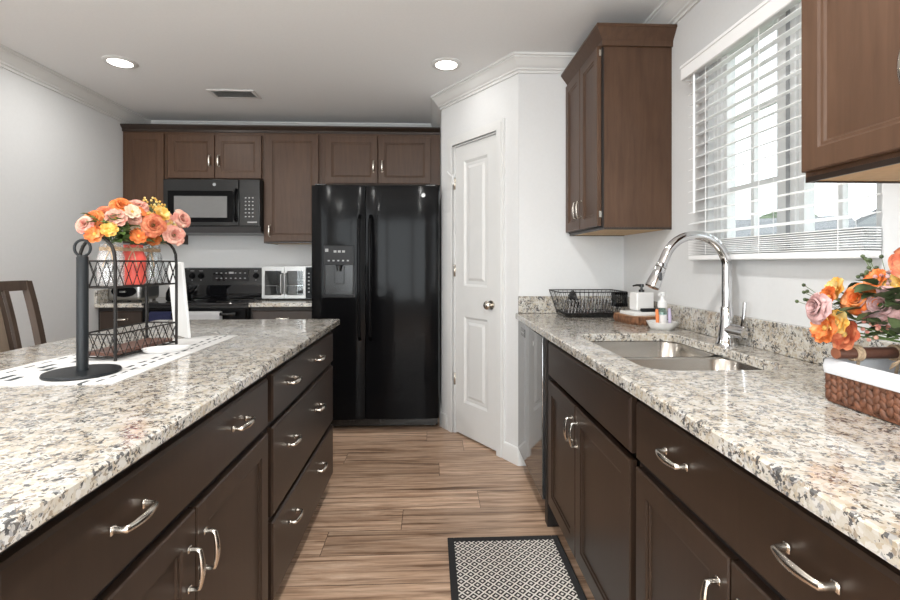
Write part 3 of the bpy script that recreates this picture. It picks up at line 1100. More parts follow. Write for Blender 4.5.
def upper_cab(label, loc, rz, w_, d, h, fronts, mat=None, under=True, crown_sides=(False, False), name='wall_cabinet', crown_on=True, rail=0.052):
    mat = mat or M['cab_top']
    t = thing(name, label, 'cabinet', loc, rz)
    b = MB().box(0, w_, 0, d, 0.012, h)
    b.build('body', mat, t, smooth=False)
    if under:
        b = MB().box(0.008, w_ - 0.008, 0.005, d, 0.0035, 0.0118)
        b.build('bottom_panel', M['ply'], t, smooth=False)
        b = MB().box(0, w_, 0, 0.0048, 0, 0.0118).box(0, 0.0078, 0.0048, d, 0, 0.0118).box(w_ - 0.0078, w_, 0.0048, d, 0, 0.0118)
        b.build('bottom_rail', M['cab'], t, smooth=False)
    for f in fronts:
        add_front(t, f[0], *f[1:5], mat, f[5] if len(f) > 5 else (), rail)
    if crown_on:
        crown_cab(w_, d, h, *crown_sides).build('crown', mat, t, (0, 0, h), ang=25)
    return t


UB = 1.372
# far corner cabinet on the window wall
yU = PB.y - 0.002
t = upper_cab('brown two-door wall cabinet hung beside the window in the corner by the pantry', (0.832, yU, UB), R(-90), 0.565, XR - 0.832 - 0.001, 0.905, [
    ('door', 0.014, 0.278, 0.018, 0.890, ((0.278 - 0.026, 0.125, 'v'),)),
    ('door', 0.284, 0.548, 0.018, 0.890, ((0.284 + 0.026, 0.125, 'v'),))], crown_sides=(False, True), rail=0.050)
for ch in t.children:
    if ch.name.split('.')[0] == 'door':
        ch.location.y = -0.008
MB().box(0.006, 0.560, -0.0078, -0.0002, 0.012, 0.895).build('door_gap_shade', M['cab_gap'], t, smooth=False)  # dark box behind the doors, stands in for shade in the gap
for z in (0.06, 0.84):
    MB().box(0.5485, 0.5535, -0.020, -0.008, z, z + 0.03).build('hinge', M['nickel'], t)
# near cabinet on the window wall
upper_cab('brown wall cabinet at the upper right edge, nearest the camera', (0.832, 1.012, 1.388), R(-90), 0.62, XR - 0.832 - 0.001, 0.905, [
    ('door', 0.010, 0.300, 0.020, 0.890, ((0.300 - 0.038, 0.150, 'v'),)),
    ('door', 0.306, 0.600, 0.020, 0.890, ((0.306 + 0.060, 0.150, 'v'),))], crown_sides=(True, False), rail=0.045)

# back wall row
YF = 3.90
dB = YB - YF - 0.001
upper_cab('brown wall cabinet at the left end of the back row', (-2.486, YF, UB), 0, 0.349, dB, 0.925, [('door', 0.035, 0.330, 0.015, 0.885, ((0.30, 0.10, 'v'),))], crown_on=False)
upper_cab('short brown two-door cabinet above the microwave', (-2.135, YF, 1.882), 0, 0.768, dB, 0.415, [
    ('door', 0.012, 0.381, 0.014, 0.365, ((0.381 - 0.032, 0.155, 'v'),)),
    ('door', 0.387, 0.756, 0.014, 0.365, ((0.387 + 0.032, 0.155, 'v'),))], under=False, crown_on=False)
upper_cab('tall brown single-door cabinet between the microwave and the fridge', (-1.365, YF, UB), 0, 0.462, dB, 0.925, [('door', 0.022, 0.447, 0.015, 0.885, ((0.055, 0.10, 'v'),))], crown_on=False)
upper_cab('wide brown two-door cabinet above the fridge', (-0.901, YF, 1.845), 0, 0.975, dB, 0.452, [
    ('door', 0.035, 0.462, 0.018, 0.405, ((0.462 - 0.032, 0.16, 'v'),)),
    ('door', 0.468, 0.900, 0.018, 0.405, ((0.468 + 0.032, 0.16, 'v'),))], under=False, crown_on=False)
o = sweep([(-2.486, YF), (0.074, YF)], [(0.0, 0.0), (-0.20, 0.0), (-0.20, 0.028), (0.036, 0.028), (0.036, 0.020), (0.028, 0.010), (0.018, 0.0), (0.012, -0.006), (0.012, -0.025), (0.001, -0.025)]).build('cabinet_crown', M['cab'], None, (0, 0, 2.2975), ang=25)
tag(o, 'long brown crown strip along the tops of the back row cabinets', 'moulding')

# ------------------------------------------------------------------ back wall counters, range, microwave, fridge
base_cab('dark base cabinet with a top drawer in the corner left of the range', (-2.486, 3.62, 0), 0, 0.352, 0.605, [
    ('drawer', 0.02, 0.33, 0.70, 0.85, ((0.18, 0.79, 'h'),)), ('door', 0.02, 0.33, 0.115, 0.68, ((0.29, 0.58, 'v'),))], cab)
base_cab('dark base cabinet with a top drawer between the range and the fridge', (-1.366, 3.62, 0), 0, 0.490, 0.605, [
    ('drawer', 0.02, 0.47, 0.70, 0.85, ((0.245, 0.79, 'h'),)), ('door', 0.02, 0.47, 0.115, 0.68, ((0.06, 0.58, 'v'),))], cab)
for x0, x1, lab in ((-2.488, -2.133, 'short granite countertop in the corner left of the range'), (-1.367, -0.872, 'short granite countertop under the toaster oven beside the fridge')):
    o = MB().box(x0, x1, 3.575, YB - 0.001, 0.879, CT, 0.004).build('countertop', M['granite'], ang=25)
    tag(o, lab, 'countertop')
tag(MB().box(-2.4885, -2.4690, 3.58, YB - 0.002, CT + 0.0005, 1.010, 0.002).build('backsplash', M['granite'], ang=25), 'granite side splash on the left wall beside the toaster', 'backsplash')

# range
t = thing('kitchen_range', 'black electric range under the microwave', 'range', (-2.130, 3.545, 0))
W_ = 0.760
MB().box(0, W_, 0.03, 0.66, 0.03, 0.895).build('body', M['black_app'], t, smooth=False)
MB().box(-0.0, W_, 0.0, 0.60, 0.8955, 0.915, 0.006, 2).build('cooktop', M['black_glass'], t)
b = MB()
for x, y, r in ((0.20, 0.17, 0.10), (0.56, 0.17, 0.085), (0.20, 0.44, 0.085), (0.56, 0.44, 0.10)):
    b.lathe([(r, 0), (r, 0.0006), (r - 0.003, 0.0006), (r - 0.003, 0)], (x, y, 0.9152), n=36)
b.build('burner_ring', M['grey_plastic'], t)
od = MB().box(0.006, W_ - 0.006, 0.0, 0.029, 0.24, 0.875, 0.004).build('oven_door', M['black_gloss'], t)
MB().box(0.13, W_ - 0.13, -0.002, 0.001, 0.40, 0.70, 0.001).build('oven_window', M['black_glass'], od, smooth=False)
b = MB().tube([(0.06, -0.042, 0.835), (W_ - 0.06, -0.042, 0.835)], 0.011, 14)
for x in (0.075, W_ - 0.075):
    b.box(x - 0.012, x + 0.012, -0.040, 0.0, 0.822, 0.848)
b.build('oven_handle', M['black_app'], od)
MB().box(0.006, W_ - 0.006, 0.002, 0.029, 0.05, 0.232, 0.004).build('storage_drawer', M['black_gloss'], t)
b = MB().extr([(0, 0.585, 0.916), (0, 0.66, 0.916), (0, 0.66, 1.170), (0, 0.605, 1.165)], (W_, 0, 0))
bgd = b.build('backguard', M['black_app'], t, smooth=False)


def on_bg(mb, x, z, r, d):
    y = 0.585 + 0.020 * (z - 0.916) / 0.249
    mb.cyl((x, y, z), (x, y - d, z - d * 0.08), r, r * 0.9, 20)


for x in (0.072, 0.147, 0.613, 0.688):
    mb = MB()
    on_bg(mb, x, 1.10, 0.026, 0.006)
    on_bg(mb, x, 1.10, 0.019, 0.028)
    mb.build('knob', M['black_gloss'], bgd)
MB().box(0.004, W_ - 0.004, 0.575, 0.586, 0.916, 1.020).build('riser', M['black_glass'], t, smooth=False)
b = MB().box(0.25, 0.55, 0.590, 0.606, 1.055, 1.150)
b.build('display', M['black_glass'], bgd, smooth=False)
b = MB()
for k in range(7):
    for j in range(2):
        b.box(0.275 + k * 0.040, 0.289 + k * 0.040, 0.588, 0.591, 1.075 + j * 0.045, 1.082 + j * 0.045)
b.box(0.385, 0.425, 0.5875, 0.591, 1.118, 1.134)
for x in (0.072, 0.147, 0.613, 0.688):
    b.box(x - 0.004, x + 0.004, 0.590, 0.600, 1.060, 1.066)
    b.box(x - 0.014, x + 0.014, 0.592, 0.602, 1.140, 1.144)
b.build('buttons', M['white_mark'], bgd, smooth=False)


# towels over the oven handle
def towel(label, x0, x1, mat, drop1, drop2):
    def fn(u, v):
        x = x0 + (x1 - x0) * u
        L = drop1 + drop2 + 0.05
        s = v * L
        wv = 0.003 * math.sin(u * 9 + 1) * min(1, abs(s - drop2) * 5)
        if s < drop2:
            return (x, 3.525 + 0.002 * 0 + wv * 0.3, 0.8485 - (drop2 - s))
        if s < drop2 + 0.05:
            a = PI * (s - drop2) / 0.05
            return (x, 3.5035 + 0.0150 * math.cos(a) + 0.0065 * 0 + (0.0065 * math.cos(a)), 0.8485 + 0.0150 * math.sin(a) * 0.6)
        return (x, 3.482 + wv - 0.004, 0.8485 - (s - drop2 - 0.05))
    mb = MB().grid(fn, 12, 34)
    bmesh.ops.solidify(mb.bm, geom=mb.bm.faces[:], thickness=0.003)
    o = mb.build('dish_towel', mat, None, ang=60)
    tag(o, label, 'towel')


towel('white dish towel over the oven handle', -1.785, -1.535, M['white_cloth'], 0.30, 0.18)
towel('navy blue dish towel over the oven handle, half hidden by the wire rack', -2.035, -1.88, M['navy_cloth'], 0.28, 0.18)

# microwave
t = thing('microwave', 'black over-the-range microwave under the short cabinet', 'microwave', (-2.128, 3.825, 1.452))
MB().box(0, 0.758, 0.025, YB - 3.825 - 0.002, 0.014, 0.428).build('body', M['black_app'], t, smooth=False)
md = MB().box(0.0, 0.590, 0.0, 0.024, 0.055, 0.428, 0.005, 2).build('door', M['black_app'], t)
MB().box(0.035, 0.545, -0.0012, 0.002, 0.085, 0.335, 0.001).build('door_frame', M['black_gloss'], md, smooth=False)
MB().box(0.085, 0.500, -0.0022, 0.001, 0.120, 0.292, 0.001).build('window', M['mw_window'], md, smooth=False)
hp = [(0.572, 0.0, 0.095), (0.572, -0.022, 0.105), (0.572, -0.034, 0.15), (0.572, -0.037, 0.22), (0.572, -0.034, 0.29), (0.572, -0.022, 0.335), (0.572, 0.0, 0.345)]
MB().tube(hp, 0.012, 12, up=(1, 0, 0)).build('handle', M['black_gloss'], md)
MB().lathe([(0.013, 0), (0.013, 0.002)], n=20).build('badge', M['white_mark'], md, (0.40, 0.0, 0.385), (R(90), 0, 0))
cp = MB().box(0.594, 0.758, 0.0, 0.024, 0.055, 0.428, 0.004, 2).build('control_panel', M['black_app'], t)
b = MB()
for r_ in range(6):
    for c_ in range(3):
        b.box(0.640 + c_ * 0.028, 0.652 + c_ * 0.028, -0.0015, 0.001, 0.125 + r_ * 0.030, 0.134 + r_ * 0.030)
b.box(0.660, 0.735, -0.0015, 0.001, 0.080, 0.090)
b.build('buttons', M['white_mark'], cp, smooth=False)
b = MB().extr([(0, 0.002, 0.048), (0, 0.030, 0.0), (0, 0.40, 0.0), (0, 0.40, 0.013), (0, 0.05, 0.0135), (0, 0.024, 0.048)], (0.758, 0, 0))
b.build('vent_grille', M['grey_plastic'], t, smooth=False)

# refrigerator
t = thing('refrigerator', 'black side-by-side refrigerator beside the pantry door', 'refrigerator', (-0.856, 3.400, 0))
FW = 0.912
MB().box(0.006, FW - 0.006, 0.075, 0.80, 0.03, 1.745).build('body', M['black_app'], t, smooth=False)
b = MB()


def fdoor(x0, x1):
    # gently bowed front
    n = 10
    prof = []
    for i in range(n + 1):
        u = i / n
        x = x0 + (x1 - x0) * u
        prof.append((x, 0.012 * (abs(2 * u - 1) ** 4)))
    poly = prof + [(x1, 0.066), (x0, 0.066)]
    return MB().prism(poly, 0.085, 1.768)


XS = 0.384
ld = fdoor(0.0, XS - 0.003).build('freezer_door', M['black_gloss'], t, ang=30)
rd = fdoor(XS + 0.003, FW).build('fridge_door', M['black_gloss'], t, ang=30)
for par, x in ((ld, XS - 0.038), (rd, XS + 0.038)):
    hp = [(x, 0.002, 0.66), (x, -0.040, 0.69), (x, -0.052, 0.80), (x, -0.055, 1.10), (x, -0.052, 1.40), (x, -0.040, 1.52), (x, 0.002, 1.55)]
    MB().tube(hp, 0.0125, 14, up=(1, 0, 0), sq=(1.0, 0.9)).build('handle', M['black_gloss'], par)
# ice and water dispenser
b = MB().box(0.088, 0.306, -0.006, 0.010, 1.195, 1.335, 0.003)
b.box(0.088, 0.100, -0.006, 0.010, 0.965, 1.195).box(0.294, 0.306, -0.006, 0.010, 0.965, 1.195).box(0.088, 0.306, -0.010, 0.010, 0.962, 0.985, 0.003)
dp = b.build('dispenser', M['disp'], ld)
b = MB().box(0.1005, 0.2935, -0.0015, 0.0005, 0.9855, 1.1945)
b.build('dispenser_recess', M['black_app'], ld, smooth=False)
b = MB().box(0.165, 0.235, -0.010, -0.002, 1.06, 1.19, 0.003).cyl((0.2, -0.012, 1.195), (0.2, -0.012, 1.15), 0.022, 0.018, 16)
b.build('dispenser_paddle', M['black_app'], dp)
b = MB()
for k in range(5):
    b.box(0.118 + k * 0.034, 0.132 + k * 0.034, -0.0075, -0.005, 1.222, 1.232)
b.box(0.100, 0.122, -0.0075, -0.005, 1.29, 1.312)
for k in range(3):
    b.box(0.16 + k * 0.03, 0.18 + k * 0.03, -0.0075, -0.005, 1.285, 1.300)
b.build('buttons', M['white_mark'], dp, smooth=False)
b = MB()
b.tube([(0.016 * math.cos(2 * PI * k / 24), 0, 0.016 * math.sin(2 * PI * k / 24)) for k in range(24)], 0.0022, 6, closed=True, up=(0, 1, 0))
b.cyl((0, -0.0005, 0), (0, 0.003, 0), 0.0125, n=24)
b.build('badge', M['silver'], rd, (0.800, 0.001, 1.700))
b = MB()
b.box(0.01, FW - 0.01, 0.045, 0.074, 0.025, 0.078)
for k in range(30):
    b.box(0.03 + k * 0.029, 0.046 + k * 0.029, 0.0415, 0.046, 0.038, 0.068)
b.build('base_grille', M['black_app'], t, smooth=False)
for x in (0.02, FW - 0.10):
    MB().box(x, x + 0.08, 0.02, 0.10, 1.7685, 1.782, 0.004).build('hinge_cover', M['black_app'], t)
for x in (0.05, FW - 0.05):
    MB().cyl((x, 0.12, 0.0), (x, 0.12, 0.031), 0.02, n=14).build('foot', M['black_app'], t)
    MB().cyl((x, 0.70, 0.0), (x, 0.70, 0.031), 0.02, n=14).build('foot', M['black_app'], t)

# toaster oven with two little glass doors
t = thing('toaster_oven', 'silver toaster oven with twin glass doors beside the fridge', 'toaster oven', (-1.366, 3.845, CT + 0.0005))
TW, TH, TD = 0.435, 0.272, 0.34
b = MB().box(0, TW, 0.012, TD, 0.012, 0.03).box(0, TW, 0.012, TD, TH - 0.018, TH).box(0, 0.012, 0.012, TD, 0.03, TH - 0.018).box(0.345, TW, 0.012, TD, 0.03, TH - 0.018)
b.build('body', M['silver'], t, smooth=False)
MB().box(0.0125, 0.3445, TD - 0.015, TD, 0.0305, TH - 0.0185).box(0.0125, 0.3445, 0.013, TD - 0.015, 0.0305, 0.032).box(0.0125, 0.0145, 0.013, TD - 0.015, 0.032, TH - 0.02).box(0.3425, 0.3445, 0.013, TD - 0.015, 0.032, TH - 0.02).build('cavity', M['grey_plastic'], t, smooth=False)
b = MB()
for k in range(9):
    b.tube([(0.014, 0.03 + k * 0.034, 0.115), (0.343, 0.03 + k * 0.034, 0.115)], 0.002, 6)
b.tube([(0.014, 0.03, 0.115), (0.014, 0.30, 0.115)], 0.0025, 6).tube([(0.343, 0.03, 0.115), (0.343, 0.30, 0.115)], 0.0025, 6)
b.build('rack', M['chrome'], t)
for x0, x1, hx in ((0.006, 0.180, 0.166), (0.184, 0.352, 0.198)):
    b = MB().box(x0, x0 + 0.02, 0, 0.0115, 0.014, TH - 0.006).box(x1 - 0.02, x1, 0, 0.0115, 0.014, TH - 0.006).box(x0 + 0.02, x1 - 0.02, 0, 0.0115, 0.014, 0.04).box(x0 + 0.02, x1 - 0.02, 0, 0.0115, TH - 0.036, TH - 0.006)
    dr = b.build('door', M['silver'], t, smooth=False)
    MB().box(x0 + 0.019, x1 - 0.019, 0.004, 0.008, 0.039, TH - 0.035).build('glass', M['glass'], dr, smooth=False)
    MB().tube([(hx, 0.002, 0.055), (hx, -0.028, 0.065), (hx, -0.030, 0.135), (hx, -0.028, 0.205), (hx, 0.002, 0.215)], 0.008, 10, up=(1, 0, 0)).build('handle', M['silver'], dr)
cpn = MB().box(0.3545, TW - 0.004, 0.0, 0.0115, 0.014, TH - 0.006, 0.002).build('control_panel', M['black_gloss'], t)
b = MB()
for k in range(6):
    for j in range(2):
        b.box(0.372 + j * 0.03, 0.385 + j * 0.03, -0.0015, 0.001, 0.06 + k * 0.03, 0.07 + k * 0.03)
b.build('buttons', M['white_mark'], cpn, smooth=False)
for x in (0.03, TW - 0.03):
    for y in (0.05, TD - 0.05):
        MB().cyl((x, y, 0), (x, y, 0.0121), 0.014, n=12).build('foot', M['black_app'], t)

# toaster and black appliance in the left corner
t = thing('toaster', 'silver toaster with a dark front, seen through the wire rack', 'toaster', (-2.455, 3.66, CT + 0.0005))
b = MB()
b.box(0, 0.255, 0, 0.26, 0.012, 0.165, 0.03, 4)
b.build('body', M['silver'], t)
b = MB().ell((0.128, -0.001, 0.085), (0.095, 0.004, 0.045), 24, 8)
b.build('front_panel', M['black_gloss'], t)
b = MB().box(0.05, 0.085, 0.03, 0.23, 0.160, 0.1655).box(0.17, 0.205, 0.03, 0.23, 0.160, 0.1655)
b.build('slot', M['black_app'], t)
MB().box(0.105, 0.150, -0.020, -0.004, 0.075, 0.088, 0.003).build('lever', M['silver'], t)
for x in (0.03, 0.225):
    for y in (0.04, 0.22):
        MB().cyl((x, y, 0), (x, y, 0.0125), 0.012, n=10).build('foot', M['black_app'], t)
t = thing('kettle', 'small black kettle on the range, half hidden behind the wire rack', 'kettle', (-1.985, 3.79, 0.9165))
MB().lathe([(0, 0), (0.085, 0), (0.092, 0.01), (0.090, 0.06), (0.070, 0.105), (0.035, 0.125), (0, 0.128)], n=28, cap=False).build('body', M['black_gloss'], t)
MB().lathe([(0.0, 0.127), (0.012, 0.127), (0.016, 0.14), (0.0, 0.148)], n=16, cap=False).build('lid_knob', M['black_app'], t)
MB().tube([(0.075, 0, 0.06), (0.115, 0, 0.09), (0.135, 0, 0.115)], [0.022, 0.015, 0.010], 12).build('spout', M['black_gloss'], t)
MB().tube([(-0.06, 0, 0.10), (-0.085, 0, 0.16), (-0.04, 0, 0.195), (0.03, 0, 0.185), (0.055, 0, 0.115)], 0.007, 10, up=(0, 1, 0)).build('handle', M['black_app'], t)

# ------------------------------------------------------------------ ceiling lights and vent
def downlight(label, x, y, power=0.8):
    t = thing('ceiling_light', label, 'ceiling light', (x, y, ZC), 0, 'recessed ceiling lights')
    b = MB().lathe([(0.065, -0.0005), (0.095, -0.0005), (0.095, -0.003), (0.088, -0.008), (0.068, -0.009), (0.065, -0.005)], n=36)
    b.build('trim_ring', M['trim'], t)
    MB().lathe([(0.0645, -0.0008), (0.0645, -0.006), (0.0, -0.0065)], n=36, cap=False).build('lens', M['lamp_lens'], t)
    L = area('lamp', (0, 0, -0.012), (0, 0, 0), 0.12, 0.12, power, (1.0, 0.985, 0.955), 'DISK', 180)
    L.parent = t
    return t


downlight('round recessed ceiling light on the left, before the back cabinets', -1.90, 2.955, 5.0)
downlight('round recessed ceiling light on the right, beside the pantry corner', 0.095, 2.905)
for x in (-1.90, 0.095):
    for y in (0.85, -1.2, -3.2):
        downlight('round recessed ceiling light of the room behind the camera', x, y, 19)

t = thing('ceiling_vent', 'white slotted air vent in the ceiling before the back cabinets', 'vent', (-1.425, 3.475, ZC))
b = MB().box(-0.165, 0.165, -0.085, -0.062, -0.008, -0.0005, 0.002).box(-0.165, 0.165, 0.062, 0.085, -0.008, -0.0005, 0.002).box(-0.165, -0.142, -0.062, 0.062, -0.008, -0.0005).box(0.142, 0.165, -0.062, 0.062, -0.008, -0.0005)
b.build('frame', M['trim'], t)
b = MB()
for k in range(9):
    y = -0.055 + k * 0.0138
    b.extr([(-0.142, y, -0.0075), (-0.142, y + 0.010, -0.0015), (-0.142, y + 0.0112, -0.0015), (-0.142, y + 0.0012, -0.0075)], (0.284, 0, 0))
b.build('louvers', M['trim'], t, smooth=False)
MB().box(-0.142, 0.142, -0.062, 0.062, -0.0012, -0.0006).build('duct', M['grey_plastic'], t, smooth=False)

# ------------------------------------------------------------------ window blind
t = thing('window_blind', 'white slatted blind with a valance over the kitchen window', 'blind', (0, 0, 0))
bx0, bx1, by0, by1 = 1.112, 1.160, 1.165, 1.990
b = MB().box(1.088, 1.100, by0 - 0.02, by1 + 0.02, 2.002, 2.066, 0.003).box(1.100, XR - 0.0005, by1 + 0.008, by1 + 0.02, 2.002, 2.066).box(1.100, XR - 0.0005, by0 - 0.02, by0 - 0.008, 2.002, 2.066)
b.box(1.084, 1.089, by0 - 0.02, by1 + 0.02, 2.052, 2.066, 0.002)
b.build('valance', M['blind'], t)
MB().box(1.110, 1.160, by0, by1, 2.030, 2.062, 0.002).build('headrail', M['blind'], t)
b = MB()
zz = 1.335
k = 0
while zz < 2.01:
    ti_ = 0.001
    b.extr([(bx0, by0, zz - 0.0065), (bx0 + 0.024, by0, zz + 0.0015), (bx1, by0, zz + 0.0065), (bx1, by0, zz + 0.0090), (bx0 + 0.024, by0, zz + 0.0042), (bx0, by0, zz - 0.0040)], (0, by1 - by0, 0))
    zz += 0.0465
for k in range(9):
    z = 1.246 + k * 0.0068
    b.extr([(bx0, by0, z), (bx1, by0, z), (bx1, by0, z + 0.003), (bx0, by0, z + 0.003)], (0, by1 - by0, 0))
b.build('slats', M['blind'], t, ang=20)
MB().box(bx0 - 0.001, bx1 + 0.001, by0, by1, 1.222, 1.243, 0.004, 2).build('bottom_rail', M['blind'], t)
for y in (1.24, 1.55, 1.86):
    b = MB().tube([(bx0 - 0.0015, y, 1.242), (bx0 - 0.0015, y, 2.035)], 0.0012, 5).tube([(bx1 + 0.0015, y, 1.242), (bx1 + 0.0015, y, 2.035)], 0.0012, 5)
    b.build('ladder_cord', M['blind'], t)
MB().tube([(1.106, 1.935, 2.03), (1.106, 1.935, 1.42)], 0.0048, 10).build('tilt_wand', M['blind'], t)

t = thing('wall_outlet', 'white outlet plate on the wall between the corner cabinet and the window', 'outlet', (XR, 2.36, 1.10))
MB().box(-0.006, -0.0005, -0.036, 0.036, 0, 0.116, 0.002).build('plate', M['white_plastic'], t)
b = MB()
for z in (0.036, 0.080):
    b.cyl((-0.0075, 0, z), (-0.004, 0, z), 0.016, n=18)
b.build('socket', M['ceramic'], t)

# ------------------------------------------------------------------ rug
t = thing('kitchen_rug', 'black and white diamond lattice rug with a black border', 'rug', (0.315, 1.63, 0.0005))
b = MB().box(-0.215, 0.215, -0.39, 0.395, 0, 0.007)
b.build('field', M['rug'], t, smooth=False)
b = MB().box(-0.243, -0.2151, -0.425, 0.425, 0, 0.0085, 0.002).box(0.2151, 0.243, -0.425, 0.425, 0, 0.0085, 0.002).box(-0.2151, 0.2151, 0.3951, 0.425, 0, 0.0085, 0.002).box(-0.2151, 0.2151, -0.425, -0.3901, 0, 0.0085, 0.002)
b.build('border', M['rug_edge'], t)

# ------------------------------------------------------------------ counter chair
t = thing('counter_chair', 'brown wooden slat-back chair drawn up to the left side of the island', 'chair', (-1.80, 2.03, 0), 0)
HY = 0.215


def back_x(z):
    # the posts bow backwards (to -x) as they rise
    u = max(0.0, (z - 0.62) / 0.51)
    return -0.0 - 0.055 * u - 0.045 * u * u + 0.03


for s in (-1, 1):
    pts = [(0.03, s * HY, 0.0), (0.03, s * HY, 0.35)] + [(back_x(z), s * HY * (1 + 0.03 * (z - 0.62)), z) for z in (0.62, 0.72, 0.82, 0.92, 1.02, 1.128)]
    rings = []
    for p in pts:
        hw, hd = 0.015, 0.015
        rings.append([(p[0] - hd, p[1] - hw, p[2]), (p[0] + hd, p[1] - hw, p[2]), (p[0] + hd, p[1] + hw, p[2]), (p[0] - hd, p[1] + hw, p[2])])
    MB().ring_faces(rings).build('leg', M['chair'], t, ang=30)
    MB().box(0.40, 0.44, s * 0.195 - 0.02, s * 0.195 + 0.02, 0, 0.615, 0.004).build('leg', M['chair'], t)
MB().box(0.045, 0.40, -0.012 + 0.195, 0.012 + 0.195, 0.22, 0.26).box(0.045, 0.40, -0.207, -0.183, 0.22, 0.26).box(0.41, 0.43, -0.18, 0.18, 0.18, 0.22).build('stretcher', M['chair'], t, smooth=False)
MB().box(-0.003, 0.45, -0.225, 0.225, 0.616, 0.640, 0.004).build('seat_frame', M['chair'], t)
MB().box(0.055, 0.445, -0.21, 0.21, 0.641, 0.675, 0.014, 3).build('seat', M['seat_fabric'], t)
b = MB()
rings = []
for k in range(9):
    y = -HY * 1.0 + 2 * HY * k / 8
    bow = -0.012 * (1 - (y / HY) ** 2)
    x0_ = back_x(1.11) + bow
    rings.append([(x0_ - 0.015, y, 1.085), (x0_ + 0.013, y, 1.085), (x0_ + 0.008, y, 1.13), (x0_ - 0.020, y, 1.13)])
b.ring_faces(rings).build('top_rail', M['chair'], t, ang=30)


def splat(y0, y1, name, mat):
    rings = []
    for k in range(8):
        z = 0.635 + (1.09 - 0.635) * k / 7
        x = back_x(z) - 0.006
        rings.append([(x - 0.007, y0, z), (x + 0.007, y0, z), (x + 0.007, y1, z), (x - 0.007, y1, z)])
    MB().ring_faces(rings).build(name, mat, t, ang=30)


splat(-0.055, 0.055, 'centre_splat', M['chair_splat'])
for s in (-1, 1):
    splat(s * 0.105 - 0.011, s * 0.105 + 0.011, 'slat', M['chair'])
    splat(s * 0.068 - 0.010, s * 0.068 + 0.010, 'slat', M['chair'])

# ------------------------------------------------------------------ flowers


def rose_mesh(mb, c, r, axis, seed, mi=0):
    rn = random.Random(seed)
    ax = Vector(axis).normalized()
    ref = Vector((0, 0, 1)) if abs(ax.z) < 0.9 else Vector((1, 0, 0))
    u = ref.cross(ax).normalized()
    v = ax.cross(u)
    c = Vector(c)

    def P(rad, a, h):
        return c + u * (rad * math.cos(a)) + v * (rad * math.sin(a)) + ax * h
    layers = [(3, 0.22, 0.62, 0.16, 0.72), (4, 0.38, 0.66, 0.30, 0.66), (5, 0.60, 0.66, 0.40, 0.60), (6, 0.95, 0.48, 0.50, 0.50), (6, 1.12, 0.26, 0.42, 0.42)]
    for li, (n, rt, ht, rb, wd) in enumerate(layers):
        a0 = rn.uniform(0, 6.28)
        for k in range(n):
            ac = a0 + 2 * PI * k / n + rn.uniform(-0.12, 0.12)
            span = 2 * PI / n * 0.72
            jit = rn.uniform(0.9, 1.1)

            def fn(s, q_, ac=ac, span=span, jit=jit, rt=rt, ht=ht, rb=rb):
                sa = (s - 0.5) * 2
                wv = math.sin(PI * min(1, 0.18 + 0.66 * q_)) ** 0.7
                a = ac + sa * span * wv
                rad = r * jit * (0.10 + (rb - 0.10) * min(1, q_ * 2) + (rt - rb) * max(0, q_ - 0.35) / 0.65)
                h = r * (ht * math.sin(q_ * PI / 2) - 0.10 * abs(sa) ** 2 * q_ - (0.16 * max(0, q_ - 0.75) / 0.25 if rt > 0.5 else 0))
                return P(rad, a, h - r * 0.1)
            mb.grid(fn, 4, 5, mi)
    # calyx
    mb.ell(c - ax * r * 0.12, (r * 0.30, r * 0.30, r * 0.22), 8, 5, mi=1)


def daisy_mesh(mb, c, r, axis, seed):
    rn = random.Random(seed)
    ax = Vector(axis).normalized()
    ref = Vector((0, 0, 1)) if abs(ax.z) < 0.9 else Vector((1, 0, 0))
    u = ref.cross(ax).normalized()
    v = ax.cross(u)
    c = Vector(c)
    for layer, (np_, rr_, lift) in enumerate(((7, 1.0, 0.28), (6, 0.72, 0.62))):
        for k in range(np_):
            a = 2 * PI * (k + 0.5 * layer) / np_ + rn.uniform(-0.1, 0.1)

            def fn(s, q_, a=a, rr_=rr_, lift=lift):
                w_ = 0.46 * rr_ * math.sin(PI * min(1, 0.12 + 0.76 * q_)) ** 0.8
                d = u * math.cos(a) + v * math.sin(a)
                e_ = v * math.cos(a) - u * math.sin(a)
                sa = (s - 0.5) * 2
                return c + d * (r * rr_ * q_) + e_ * (sa * w_ * r) + ax * (r * (lift * q_ * (1.25 - 0.55 * q_) + 0.10 * sa * sa * q_))
            mb.grid(fn, 4, 5, 0)
    mb.ell(c + ax * r * 0.05, (r * 0.22,) * 3, 8, 5, mi=1)


def leaf_mesh(mb, c, d, L, W, rn, mi=0):
    d = Vector(d).normalized()
    up = Vector((rn.uniform(-0.4, 0.4), rn.uniform(-0.4, 0.4), 1))
    s = d.cross(up).normalized()
    n = s.cross(d)
    c = Vector(c)

    def fn(a, q_):
        w_ = W * math.sin(PI * min(1, q_ * 0.95 + 0.03)) ** 0.8
        sa = (a - 0.5) * 2
        return c + d * (L * q_) + s * (sa * w_) + n * (abs(sa) * w_ * 0.35 - L * 0.25 * q_ * q_)
    mb.grid(fn, 2, 5, mi)


